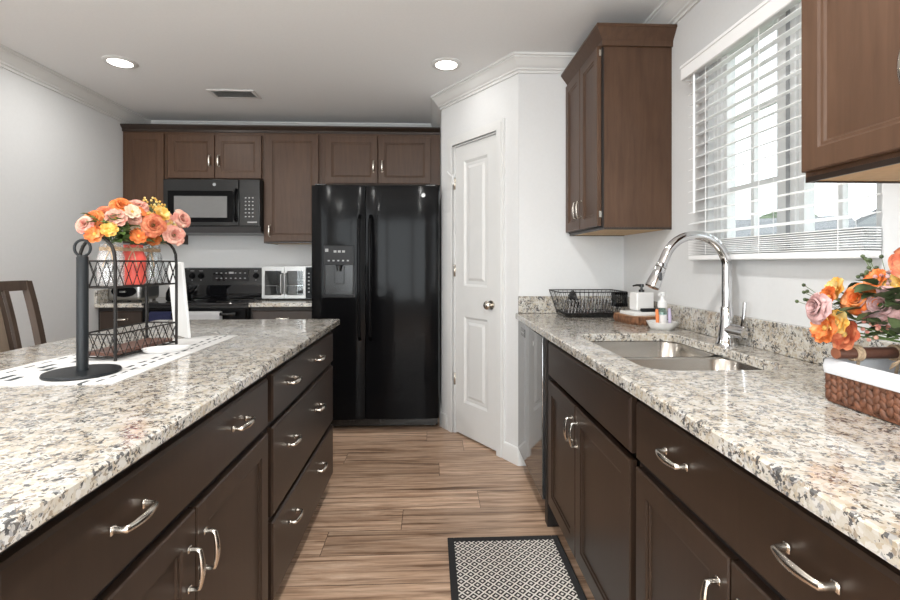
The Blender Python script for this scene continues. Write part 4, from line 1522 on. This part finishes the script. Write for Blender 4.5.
def bouquet(label, loc, neck, flowers, seed, leaves=40, spread=0.09, lz=(0.02, 0.10), leaf_mat='leaf', sprigs=(), stem_bottom=-0.11, stem_r=0.0016, group=None, nstem_r=0.012, leaf_r=0.6, face=(0.035, -0.075), shift=(0.020, 0.0)):
    """flowers: (dx, dy, dz, r, material, kind) relative to the neck of the vase"""
    t = thing('flower_bouquet', label, 'flowers', loc, 0, group)
    rn = random.Random(seed)
    st = MB()
    for i, (dx, dy, dz, r, mat, kind) in enumerate(flowers):
        dx, dz = dx + shift[0], dz + shift[1]
        ax = Vector((dx + face[0], dy + face[1], max(0.03, dz * 0.5))).normalized()
        mb = MB()
        if kind == 'r':
            rose_mesh(mb, (dx, dy, dz), r, ax, seed * 31 + i)
        elif kind == 'd':
            daisy_mesh(mb, (dx, dy, dz), r, ax, seed * 31 + i)
        mb.build('rose' if kind == 'r' else 'small_flower', [M[mat], M['leaf'] if kind == 'r' else M['rose_yellow']], t, ang=70, fix=False)
        a = rn.uniform(0, 6.28)
        st.tube([(nstem_r * math.cos(a), nstem_r * math.sin(a), stem_bottom), (nstem_r * 0.7 * math.cos(a + 0.6), nstem_r * 0.7 * math.sin(a + 0.6), 0.0), (dx * 0.5, dy * 0.5, dz * 0.6), (dx, dy, dz)], stem_r, 5)
    st.build('stems', M['stem'], t)
    lb = MB()
    for k in range(leaves):
        a = rn.uniform(0, 6.28)
        rr = spread * math.sqrt(rn.uniform(0.02, 1))
        z = rn.uniform(*lz)
        leaf_mesh(lb, (rr * leaf_r * math.cos(a), rr * leaf_r * math.sin(a), z + 0.25 * rr), (math.cos(a), math.sin(a), rn.uniform(-0.2, 0.7)), rn.uniform(0.6, 1.1) * 0.035 * (spread / 0.09) ** 0.5, 0.0130 * (spread / 0.09) ** 0.5, rn)
    f = lb.build('foliage', M[leaf_mat], t, ang=80, fix=False)
    f['kind'] = 'stuff'
    for (dx, dy, dz, n, mat) in sprigs:
        sb = MB()
        for k in range(n):
            p = (dx + rn.uniform(-0.018, 0.018), dy + rn.uniform(-0.018, 0.018), dz + rn.uniform(-0.02, 0.025))
            sb.tube([(dx * 0.55, dy * 0.55, dz * 0.45), p], 0.0006, 4, mi=1)
            sb.ell(p, (0.0042,) * 3, 6, 4, mi=0)
        sb.build('berry_sprig', [M[mat], M['stem']], t)
    return t


# ------------------------------------------------------------------ island: runner, rack, jars, holder
rp = [(-1.19, 1.185), (-0.785, 1.195), (-0.795, 1.968), (-0.925, 1.955), (-1.15, 1.66), (-1.185, 1.45)]
rc = Vector((-0.985, 1.57))
poly = [tuple(Vector(p) - rc) for p in rp]
b = MB().prism(poly, 0, 0.0022)
o = b.build('table_runner', M['runner'], None, (rc.x, rc.y, CT + 0.0004), smooth=False)
tag(o, 'white table runner with black dashed stripes on the island', 'table runner')
RZ = CT + 0.003

# paper towel holder without a roll
t = thing('paper_towel_holder', 'empty black paper towel holder with a ring on its pole', 'paper towel holder', (-0.936, 1.302, RZ))
MB().lathe([(0, 0), (0.086, 0), (0.088, 0.003), (0.086, 0.008), (0.02, 0.010), (0, 0.010)], n=40, cap=False).build('base', M['black_matte'], t)
MB().lathe([(0, 0.009), (0.0135, 0.009), (0.0135, 0.312), (0.010, 0.318), (0, 0.318)], n=20, cap=False).build('pole', M['black_matte'], t)
rg = [(0.021 * math.sin(2 * PI * k / 24), 0.0, 0.337 + 0.022 * math.cos(2 * PI * k / 24)) for k in range(24)]
MB().tube(rg, 0.0035, 8, closed=True, up=(0, 1, 0)).build('ring', M['black_matte'], t)

# two-tier wire rack
ang = math.atan2(0.295, 0.025)
t = thing('wire_rack', 'two-tier black wire rack with lattice sides on the runner', 'rack', (-0.999, 1.616, RZ), ang)
LX, LY = 0.148, 0.056
for s in (-1, 1):
    pts = [(s * LX, -LY, 0), (s * LX, -LY, 0.29)]
    for k in range(1, 10):
        a = PI * k / 10
        pts.append((s * LX, -LY * math.cos(a), 0.305 + 0.073 * math.sin(a)))
    pts += [(s * LX, LY, 0.29), (s * LX, LY, 0)]
    MB().tube(pts, 0.0048, 8, up=(1, 0, 0)).build('end_frame', M['wire'], t, ang=50)


def tier(z0, z1, nl, nw):
    b = MB()
    loop = lambda z: [(-LX, -LY, z), (LX, -LY, z), (LX, LY, z), (-LX, LY, z)]
    for z in (z0, z1):
        for i in range(4):
            b.tube([loop(z)[i], loop(z)[(i + 1) % 4]], 0.0026, 6)
    for (p, q_, n) in ((0, 1, nl), (1, 2, nw), (2, 3, nl), (3, 0, nw)):
        A, B_ = Vector(loop(0)[p]), Vector(loop(0)[q_])
        for k in range(n):
            a = A.lerp(B_, k / n)
            c_ = A.lerp(B_, (k + 1) / n)
            b.tube([(a.x, a.y, z0), (c_.x, c_.y, z1)], 0.0013, 5)
            b.tube([(c_.x, c_.y, z0), (a.x, a.y, z1)], 0.0013, 5)
    for k in range(1, 6):
        x = -LX + 2 * LX * k / 6
        b.tube([(x, -LY, z0), (x, LY, z0)], 0.0018, 5)
    return b


tier(0.222, 0.303, 8, 4).build('upper_basket', M['wire'], t)
tier(0.010, 0.080, 8, 4).build('lower_basket', M['wire'], t)
o = MB().box(-LX + 0.008, LX - 0.008, -LY + 0.008, LY - 0.008, 0, 0.012, 0.002).build('wooden_board', M['wood_board'], None, (-0.999, 1.616, RZ + 0.0125), (0, 0, ang))
tag(o, 'reddish brown wooden board lying in the lower basket of the wire rack', 'board')

rotm = Matrix.Rotation(ang, 2)


def on_rack(lx, ly):
    p = rotm @ Vector((lx, ly))
    return (-0.999 + p.x, 1.616 + p.y)


def jar(label, lx, ly, mat, inner_mat=None, z=RZ + 0.2255, r=0.036):
    x, y = on_rack(lx, ly)
    t = thing('mason_jar', label, 'jar', (x, y, z), 0, 'mason jars in the wire rack')
    k = r / 0.036
    prof = [(0, 0), (0.030 * k, 0), (0.035 * k, 0.006), (0.036 * k, 0.015), (0.036 * k, 0.090), (0.032 * k, 0.104), (0.0275 * k, 0.110), (0.0275 * k, 0.128), (0.029 * k, 0.130), (0.0285 * k, 0.132), (0.025 * k, 0.131), (0.024 * k, 0.11), (0.032 * k, 0.088), (0.032 * k, 0.012), (0.0, 0.006)]
    MB().lathe(prof, n=28, cap=False).build('glass', mat, t, ang=40)
    b = MB()
    for j in range(3):
        zz_ = 0.112 + j * 0.004
        b.tube([(0.0292 * k * math.cos(2 * PI * q / 20), 0.0292 * k * math.sin(2 * PI * q / 20), zz_) for q in range(20)], 0.0018, 6, closed=True)
    b.tube([(0.030 * k, 0, 0.115), (0.040 * k, -0.012, 0.13), (0.046 * k, -0.020, 0.118), (0.034 * k, -0.008, 0.112)], 0.0015, 5)
    b.tube([(0.030 * k, 0, 0.115), (0.040 * k, 0.014, 0.128), (0.046 * k, 0.020, 0.114), (0.034 * k, 0.006, 0.112)], 0.0015, 5)
    b.tube([(0.031 * k, 0, 0.115), (0.041 * k, -0.010, 0.09), (0.043 * k, -0.018, 0.06)], 0.0015, 5)
    b.tube([(0.031 * k, 0, 0.115), (0.041 * k, 0.006, 0.088), (0.044 * k, 0.012, 0.055)], 0.0015, 5)
    tw = b.build('twine_bow', M['twine'], t)
    tw.rotation_euler = (0, 0, R(-60))
    return (x, y, z)


j1 = jar('clear glass mason jar with twine at the left end of the wire rack', -0.098, -0.003, M['cloudy_glass'])
j2 = jar('coral red mason jar with twine in the middle of the wire rack', -0.004, -0.006, M['coral'])
j3 = jar('clear glass mason jar with twine at the right end of the wire rack', 0.096, 0.005, M['jar_glass'])
jz = 0.133
F = lambda *a: a
bouquet('orange and blush flowers in the left mason jar of the wire rack', (j1[0], j1[1], j1[2] + jz), 0, [
    F(-0.060, -0.055, 0.055, 0.025, 'rose_pink', 'r'), F(-0.035, 0.00, 0.090, 0.031, 'rose_rust', 'r'), F(0.018, -0.035, 0.075, 0.030, 'rose_pink', 'd'),
    F(0.000, 0.025, 0.118, 0.033, 'rose_orange', 'r'), F(-0.030, -0.055, 0.025, 0.028, 'rose_orange', 'd'), F(-0.048, -0.035, 0.075, 0.026, 'rose_orange', 'r'), F(0.012, -0.055, 0.040, 0.024, 'rose_yellow', 'd'), F(0.050, -0.010, 0.098, 0.024, 'rose_cream', 'd'),
    F(-0.045, 0.01, 0.045, 0.024, 'rose_orange', 'd'), F(0.030, 0.03, 0.085, 0.026, 'rose_pink', 'r')], 11, 70, 0.085, (-0.005, 0.07))
bouquet('orange flowers with green sprays in the middle mason jar of the wire rack', (j2[0], j2[1], j2[2] + jz), 0, [
    F(-0.030, 0.030, 0.128, 0.036, 'rose_pink', 'r'), F(0.005, -0.040, 0.088, 0.034, 'rose_orange', 'r'), F(0.03, -0.055, 0.025, 0.026, 'rose_orange', 'd'), F(0.062, -0.030, 0.062, 0.034, 'rose_rust', 'r'),
    F(0.060, 0.020, 0.105, 0.028, 'rose_yellow', 'd'), F(-0.025, -0.040, 0.090, 0.026, 'rose_pink', 'd'), F(0.030, 0.010, 0.085, 0.026, 'rose_yellow', 'd'), F(0.02, -0.05, 0.045, 0.022, 'rose_cream', 'd')], 12, 80, 0.085, (-0.005, 0.07), sprigs=((0.05, 0.05, 0.130, 18, 'rose_yellow'), (0.07, 0.06, 0.12, 14, 'leaf')))
bouquet('peach and yellow flowers in the right mason jar of the wire rack', (j3[0], j3[1], j3[2] + jz), 0, [
    F(0.035, -0.030, 0.085, 0.036, 'rose_pink', 'r'), F(0.080, 0.015, 0.095, 0.032, 'rose_pink', 'r'), F(0.085, -0.045, 0.035, 0.032, 'rose_pink', 'r'),
    F(0.000, -0.045, 0.050, 0.026, 'rose_yellow', 'd'), F(0.040, -0.055, 0.055, 0.024, 'rose_cream', 'd'), F(-0.010, 0.010, 0.100, 0.026, 'rose_orange', 'd'), F(0.06, -0.02, 0.065, 0.024, 'rose_yellow', 'd'), F(0.02, -0.05, 0.02, 0.024, 'rose_orange', 'd')], 13, 80, 0.080, (-0.005, 0.07), sprigs=((0.00, 0.00, 0.145, 18, 'rose_yellow'), (0.105, -0.02, 0.06, 12, 'rose_cream')))

# spoon rest
t = thing('spoon_rest', 'white oval spoon rest with orange specks on the runner beside the rack', 'spoon rest', (-0.893, 1.605, RZ), R(25))
b = MB()
prof = [(0, 0), (0.75, 0), (0.92, 0.006), (1.0, 0.016), (0.96, 0.0165), (0.86, 0.009), (0.6, 0.004), (0, 0.0035)]
rings = [[(0.062 * r * math.cos(2 * PI * k / 32) + (0.020 * r * max(0, math.cos(2 * PI * k / 32)) ** 4), 0.034 * r * math.sin(2 * PI * k / 32) * (1 - 0.35 * max(0, math.cos(2 * PI * k / 32))), z) for k in range(32)] for r, z in [(0.02, 0)] + prof[1:-1] + [(0.02, 0.0035)]]
b.ring_faces(rings).build('dish', M['ceramic'], t)
b = MB()
for k in range(6):
    b.ell((-0.02 + 0.008 * k, 0.006 * math.sin(k * 2), 0.0050), (0.004, 0.0025, 0.0008), 8, 4)
b.build('painted_flowers', M['orange_plastic'], t)

# leaning white board
t = MB().box(-0.082, 0.082, -0.006, 0.006, 0, 0.30, 0.004, 2).build('serving_board', M['white_plastic'], None, (-1.000, 1.935, RZ + 0.0008), (R(-5), 0, math.atan2(0.115, -0.115)))
tag(t, 'tall narrow white board standing at the right end of the wire rack', 'board')

# ------------------------------------------------------------------ right counter: dish rack, board, soap, dish, basket
t = thing('dish_rack', 'black wire dish drying rack in the corner by the pantry wall', 'dish rack', (0.888, 2.650, CT + 0.0005))
b = MB()
tp = rounded_rect(-0.155, 0.155, -0.108, 0.108, 0.02, 4)
b.ring_faces([[(x * 0.94, y * 0.94, 0.0) for x, y in tp], [(x, y, 0.018) for x, y in tp], [(x * 0.97, y * 0.97, 0.018) for x, y in tp], [(x * 0.92, y * 0.92, 0.004) for x, y in tp]]).build('drip_tray', M['black_app'], t)
b = MB()


def rect3(hx, hy, z):
    return [(x, y, z) for x, y in rounded_rect(-hx, hx, -hy, hy, 0.015, 3)]


b.tube(rect3(0.190, 0.118, 0.140), 0.003, 6, closed=True)
b.tube(rect3(0.150, 0.102, 0.022), 0.003, 6, closed=True)
for k in range(15):
    u = -1 + 2 * k / 14
    for s in (-1, 1):
        b.tube([(0.145 * u, s * 0.102, 0.022), (0.184 * u, s * 0.118, 0.140)], 0.0014, 5)
for k in range(7):
    u = -0.9 + 1.8 * k / 6
    for s in (-1, 1):
        b.tube([(s * 0.150, 0.10 * u, 0.022), (s * 0.190, 0.116 * u, 0.140)], 0.0014, 5)
for k in range(17):
    x = -0.135 + 0.27 * k / 16
    b.tube([(x, -0.10, 0.022), (x, 0.10, 0.022)], 0.0014, 5)
b.build('wire_frame', M['wire'], t)
for yy in (-0.072, 0.025):
    b = MB()
    for k in range(15):
        x = -0.132 + 0.25 * k / 14
        b.tube([(x - 0.002, yy - 0.022, 0.022), (x + 0.010, yy - 0.016, 0.088), (x + 0.012, yy, 0.095), (x + 0.010, yy + 0.016, 0.088), (x - 0.002, yy + 0.022, 0.022)], 0.0022, 6)
    b.tube([(-0.136, yy - 0.022, 0.022), (0.124, yy - 0.022, 0.022)], 0.002, 6).tube([(-0.136, yy + 0.022, 0.022), (0.124, yy + 0.022, 0.022)], 0.002, 6)
    b.build('plate_slot_row', M['chrome'], t)
b = MB()
for x0, x1, y0_, y1_ in ((0.118, 0.186, -0.126, -0.122), (0.118, 0.186, -0.068, -0.064), (0.118, 0.122, -0.122, -0.068), (0.182, 0.186, -0.122, -0.068)):
    horiz = (x1 - x0) > (y1_ - y0_)
    n = 6
    for k in range(n):
        if horiz:
            w_ = (x1 - x0) / n
            b.box(x0 + k * w_, x0 + k * w_ + w_ * 0.6, y0_, y1_, 0.065, 0.138)
        else:
            w_ = (y1_ - y0_) / n
            b.box(x0, x1, y0_ + k * w_, y0_ + k * w_ + w_ * 0.6, 0.065, 0.138)
    b.box(x0, x1, y0_, y1_, 0.065, 0.078).box(x0, x1, y0_, y1_, 0.126, 0.140)
b.box(0.118, 0.186, -0.126, -0.064, 0.060, 0.065)
b.build('utensil_caddy', M['black_app'], t, smooth=False)
o = thing('serving_bowl', 'black bowl lying on its side in the dish rack', 'bowl', (0.800, 2.690, CT + 0.080), 0)
o.rotation_euler = (R(4), R(72), 0)
MB().lathe([(0, 0), (0.022, 0), (0.035, 0.006), (0.050, 0.024), (0.055, 0.040), (0.053, 0.040), (0.047, 0.025), (0.033, 0.009), (0, 0.004)], n=28, cap=False).build('shell', M['black_app'], o)

# live-edge wood slice with soap things
t = thing('wood_slab', 'live-edge wooden slab with bark holding the soap dispenser', 'board', (1.050, 2.335, CT + 0.0005), R(8))
rn = random.Random(5)
pts = []
for k in range(72):
    a = 2 * PI * k / 72
    sx = 0.095 * abs(math.cos(a)) ** 0.55 * (1 if math.cos(a) > 0 else -1)
    sy = 0.120 * abs(math.sin(a)) ** 0.55 * (1 if math.sin(a) > 0 else -1)
    j = rn.uniform(0.955, 1.045)
    pts.append((sx * j, sy * j))
b = MB()
b.ring_faces([[(x * 0.93, y * 0.93, 0) for x, y in pts], [(x * 1.0, y * 1.0, 0.012) for x, y in pts], [(x * 1.01, y * 1.01, 0.028) for x, y in pts], [(x * 0.97, y * 0.97, 0.0395) for x, y in pts]])
b.build('bark_edge', M['bark'], t, ang=25)
MB().prism([(x * 0.955, y * 0.955) for x, y in pts], 0.0396, 0.041).build('cut_face', M['slice'], t, smooth=False)
SZ = CT + 0.0005 + 0.0415
t = thing('soap_tray', 'white soap tray on the wooden slab', 'tray', (1.058, 2.318, SZ), R(8))
b = MB().box(-0.085, 0.075, -0.070, 0.065, 0.0, 0.018, 0.004, 2)
b.build('tray', M['ceramic'], t)
t = thing('soap_dispenser', 'square white soap dispenser with a black pump', 'soap dispenser', (1.068, 2.345, SZ + 0.0185), R(8))
MB().box(-0.048, 0.048, -0.036, 0.036, 0, 0.092, 0.007, 3).build('bottle', M['ceramic'], t)
b = MB().lathe([(0, 0.0922), (0.014, 0.0922), (0.014, 0.104), (0.006, 0.106), (0.006, 0.118), (0.012, 0.118), (0.012, 0.132), (0, 0.134)], n=18, cap=False)
b.tube([(0.0, 0, 0.126), (-0.030, -0.005, 0.128), (-0.052, -0.008, 0.124)], [0.006, 0.005, 0.004], 8)
b.build('pump', M['black_app'], t)
o = MB().box(-0.045, 0.045, -0.012, 0.012, 0, 0.016, 0.004, 2).build('sponge', M['black_matte'], None, (1.078, 2.278, SZ + 0.0185), (0, 0, R(8)))
tag(o, 'black scrubbing sponge in front of the soap dispenser', 'sponge')

DX, DY = 1.048, 2.095
t = thing('soap_dish', 'shallow white scalloped dish beside the sink', 'dish', (DX, DY, CT + 0.0005))
n = 40
rings = []
for r, z in ((0.02, 0), (0.047, 0), (0.058, 0.016), (0.066, 0.034), (0.062, 0.0345), (0.054, 0.017), (0.044, 0.005), (0.02, 0.004)):
    rings.append([(r * (1 + (0.03 * math.cos(10 * 2 * PI * k / n) if z > 0.01 else 0)) * math.cos(2 * PI * k / n), r * (1 + (0.03 * math.cos(10 * 2 * PI * k / n) if z > 0.01 else 0)) * math.sin(2 * PI * k / n), z) for k in range(n)])
MB().ring_faces(rings).build('dish', M['ceramic'], t, ang=60)
BZ = CT + 0.0005 + 0.0055
t = thing('soap_bottle', 'clear soap bottle with a white pump top in the white dish', 'bottle', (DX + 0.006, DY + 0.008, BZ))
MB().lathe([(0, 0), (0.017, 0), (0.019, 0.004), (0.019, 0.070), (0.015, 0.084), (0.010, 0.090), (0, 0.090)], n=24, cap=False).build('bottle', M['liquid'], t)
b = MB().lathe([(0, 0.0905), (0.019, 0.0905), (0.021, 0.098), (0.019, 0.118), (0.012, 0.124), (0.008, 0.142), (0.013, 0.146), (0.013, 0.160), (0, 0.163)], n=24, cap=False)
b.tube([(0, 0, 0.154), (-0.015, -0.012, 0.154), (-0.026, -0.020, 0.150)], 0.005, 8)
b.build('pump', M['white_plastic'], t)
MB().lathe([(0.0195, 0.02), (0.0196, 0.06)], n=24, cap=False).build('label', M['ceramic'], t)
for label, dx, dy, mat, h in (('orange handled brush standing in the white dish', -0.024, -0.008, 'orange_plastic', 0.085), ('lilac handled brush standing in the white dish', 0.034, -0.006, 'lilac_plastic', 0.088)):
    t = thing('dish_brush', label, 'brush', (DX + dx, DY + dy, BZ))
    MB().tube([(0, 0, 0.015), (0, 0.002, h * 0.6), (0, 0.006, h)], [0.006, 0.008, 0.006], 10).build('handle', M[mat], t)
    MB().lathe([(0, 0), (0.007, 0), (0.008, 0.014), (0, 0.015)], n=12, cap=False).build('bristles', M['white_plastic'], t)

# woven basket tray
BX0, BX1, BY0, BY1 = 0.852, 1.112, 0.600, 0.990
t = thing('woven_basket', 'brown woven basket with a white liner at the right edge of the counter', 'basket', (BX0, BY0, CT + 0.0005))
bw_, bl_ = BX1 - BX0, BY1 - BY0
BH = 0.068
b = MB()
b.box(0.010, bw_ - 0.010, 0.010, bl_ - 0.010, 0.002, 0.008)
b.box(0.006, 0.012, 0.006, bl_ - 0.006, 0.002, BH).box(bw_ - 0.012, bw_ - 0.006, 0.006, bl_ - 0.006, 0.002, BH)
b.box(0.012, bw_ - 0.012, 0.006, 0.012, 0.002, BH).box(0.012, bw_ - 0.012, bl_ - 0.012, bl_ - 0.006, 0.002, BH)
rn = random.Random(9)


def braid_wall(p0, p1, nrm):
    p0, p1, nrm = Vector(p0), Vector(p1), Vector(nrm)
    d = (p1 - p0)
    L = d.length
    d.normalize()
    cols = int(L / 0.0135)
    for c_ in range(cols):
        for r_ in range(4):
            z = 0.0145 + r_ * 0.0155 + (0.006 if c_ % 2 else 0) + rn.uniform(-0.002, 0.002)
            z = min(z, BH - 0.006)
            cc = p0 + d * ((c_ + 0.5) * L / cols + rn.uniform(-0.001, 0.001)) + Vector((0, 0, z))
            tilt = (0.45 if c_ % 2 else -0.45) + rn.uniform(-0.15, 0.15)
            xax = d * math.cos(tilt) + Vector((0, 0, 1)) * math.sin(tilt)
            zax = -d * math.sin(tilt) + Vector((0, 0, 1)) * math.cos(tilt)
            rot = Matrix((xax, nrm, zax)).transposed()
            b.ell(cc, (0.0078, 0.0065, 0.0125), 8, 6, rot)


braid_wall((0.006, 0.004, 0), (0.006, bl_ - 0.004, 0), (-1, 0, 0))
braid_wall((bw_ - 0.006, 0.004, 0), (bw_ - 0.006, bl_ - 0.004, 0), (1, 0, 0))
braid_wall((0.004, 0.006, 0), (bw_ - 0.004, 0.006, 0), (0, -1, 0))
braid_wall((0.004, bl_ - 0.006, 0), (bw_ - 0.004, bl_ - 0.006, 0), (0, 1, 0))
b.build('weave', M['weave'], t, ang=50)
b = MB()
lr = lambda o_, z, r: [(x, y, z) for x, y in rounded_rect(o_, bw_ - o_, o_, bl_ - o_, r, 5)]
b.ring_faces([lr(-0.003, BH - 0.004, 0.016), lr(-0.0045, BH + 0.010, 0.016), lr(-0.002, BH + 0.024, 0.016), lr(0.004, BH + 0.027, 0.014), lr(0.012, BH + 0.022, 0.012), lr(0.0135, 0.012, 0.010)], cap=False)
b.build('liner', M['liner'], t, ang=50, fix=True)
MB().prism(rounded_rect(0.014, bw_ - 0.014, 0.014, bl_ - 0.014, 0.010, 4), 0.0085, 0.0125).build('lining_floor', M['grey_fabric'], t)
b = MB().tube([(0.004, bl_ - 0.030, BH + 0.041), (0.16, bl_ - 0.030, BH + 0.041)], 0.0125, 14)
hd = b.build('handle', M['wood_board'], t)
MB().cyl((0.0022, bl_ - 0.030, BH + 0.041), (0.0039, bl_ - 0.030, BH + 0.041), 0.0118, n=16).build('cut_end', M['cut_end'], hd)
for x in (0.040, 0.130):
    b = MB()
    hl = [(x + 0.005 * (k // 12) + 0.005 * (k % 12) / 12, bl_ - 0.030 + 0.0148 * math.cos(2 * PI * k / 12), BH + 0.041 + 0.0148 * math.sin(2 * PI * k / 12)) for k in range(-4, 34)]
    hl += [(x + 0.016, bl_ - 0.026, BH + 0.018), (x + 0.014, bl_ - 0.021, BH - 0.008), (x + 0.014, bl_ - 0.0185, 0.040)]
    b.tube(hl, 0.003, 6, up=(1, 0, 0)).build('cord', M['twine'], hd)

# glass vase with flowers in the basket
VX, VY, VZ = 0.985, 0.895, CT + 0.0005 + 0.0130
t = thing('glass_vase', 'clear glass vase with twine standing in the woven basket', 'vase', (VX, VY, VZ))
MB().lathe([(0, 0), (0.036, 0), (0.040, 0.005), (0.040, 0.082), (0.034, 0.094), (0.034, 0.118), (0.036, 0.120), (0.031, 0.119), (0.031, 0.093), (0.037, 0.080), (0.037, 0.008), (0, 0.006)], n=32, cap=False).build('glass', M['jar_glass'], t)
b = MB()
for j in range(3):
    b.tube([(0.0365 * math.cos(2 * PI * q / 24), 0.0365 * math.sin(2 * PI * q / 24), 0.097 + j * 0.0042) for q in range(24)], 0.0021, 6, closed=True)
b.tube([(-0.036, 0.005, 0.098), (-0.050, 0.020, 0.082), (-0.046, 0.030, 0.070), (-0.036, 0.020, 0.085), (-0.038, 0.0, 0.098)], 0.0018, 6)
b.tube([(-0.036, 0.0, 0.098), (-0.048, -0.012, 0.080), (-0.044, -0.016, 0.05)], 0.0018, 6)
b.build('twine_bow', M['twine'], t)
bouquet('large bunch of orange, mauve and peach roses in the glass vase by the right edge', (VX, VY, VZ + 0.121), 0, [
    F(-0.160, 0.080, 0.058, 0.031, 'rose_mauve', 'r'), F(-0.100, 0.045, 0.078, 0.034, 'rose_orange', 'r'), F(-0.088, 0.010, 0.068, 0.037, 'rose_mauve', 'r'),
    F(-0.150, 0.070, 0.015, 0.034, 'rose_orange', 'd'), F(-0.125, 0.050, 0.004, 0.034, 'rose_rust', 'd'), F(-0.140, 0.050, 0.030, 0.026, 'rose_yellow', 'd'), F(-0.110, 0.090, 0.095, 0.028, 'rose_yellow', 'd'),
    F(-0.030, -0.010, 0.155, 0.044, 'rose_rust', 'r'), F(-0.050, 0.010, 0.108, 0.030, 'rose_yellow', 'd'), F(-0.040, -0.050, 0.095, 0.040, 'rose_cream', 'r'),
    F(-0.070, 0.040, 0.120, 0.022, 'rose_orange', 'd'), F(0.040, 0.030, 0.140, 0.040, 'rose_pink', 'r'), F(0.070, -0.060, 0.100, 0.040, 'rose_orange', 'r'),
    F(0.030, -0.110, 0.070, 0.038, 'rose_mauve', 'r'), F(0.095, 0.050, 0.070, 0.034, 'rose_rust', 'r'), F(-0.130, 0.085, 0.080, 0.024, 'rose_orange', 'd')], 21, 200, 0.150, (0.0, 0.10), 'leaf_dark',
    sprigs=((-0.060, 0.06, 0.155, 18, 'leaf_dark'), (-0.15, 0.11, 0.095, 8, 'leaf_dark'), (-0.085, 0.02, 0.030, 22, 'rose_pink'), (-0.06, 0.03, 0.125, 14, 'rose_mauve')), nstem_r=0.022, stem_bottom=-0.10, leaf_r=0.78, face=(-0.05, -0.07), shift=(0.005, 0.012))
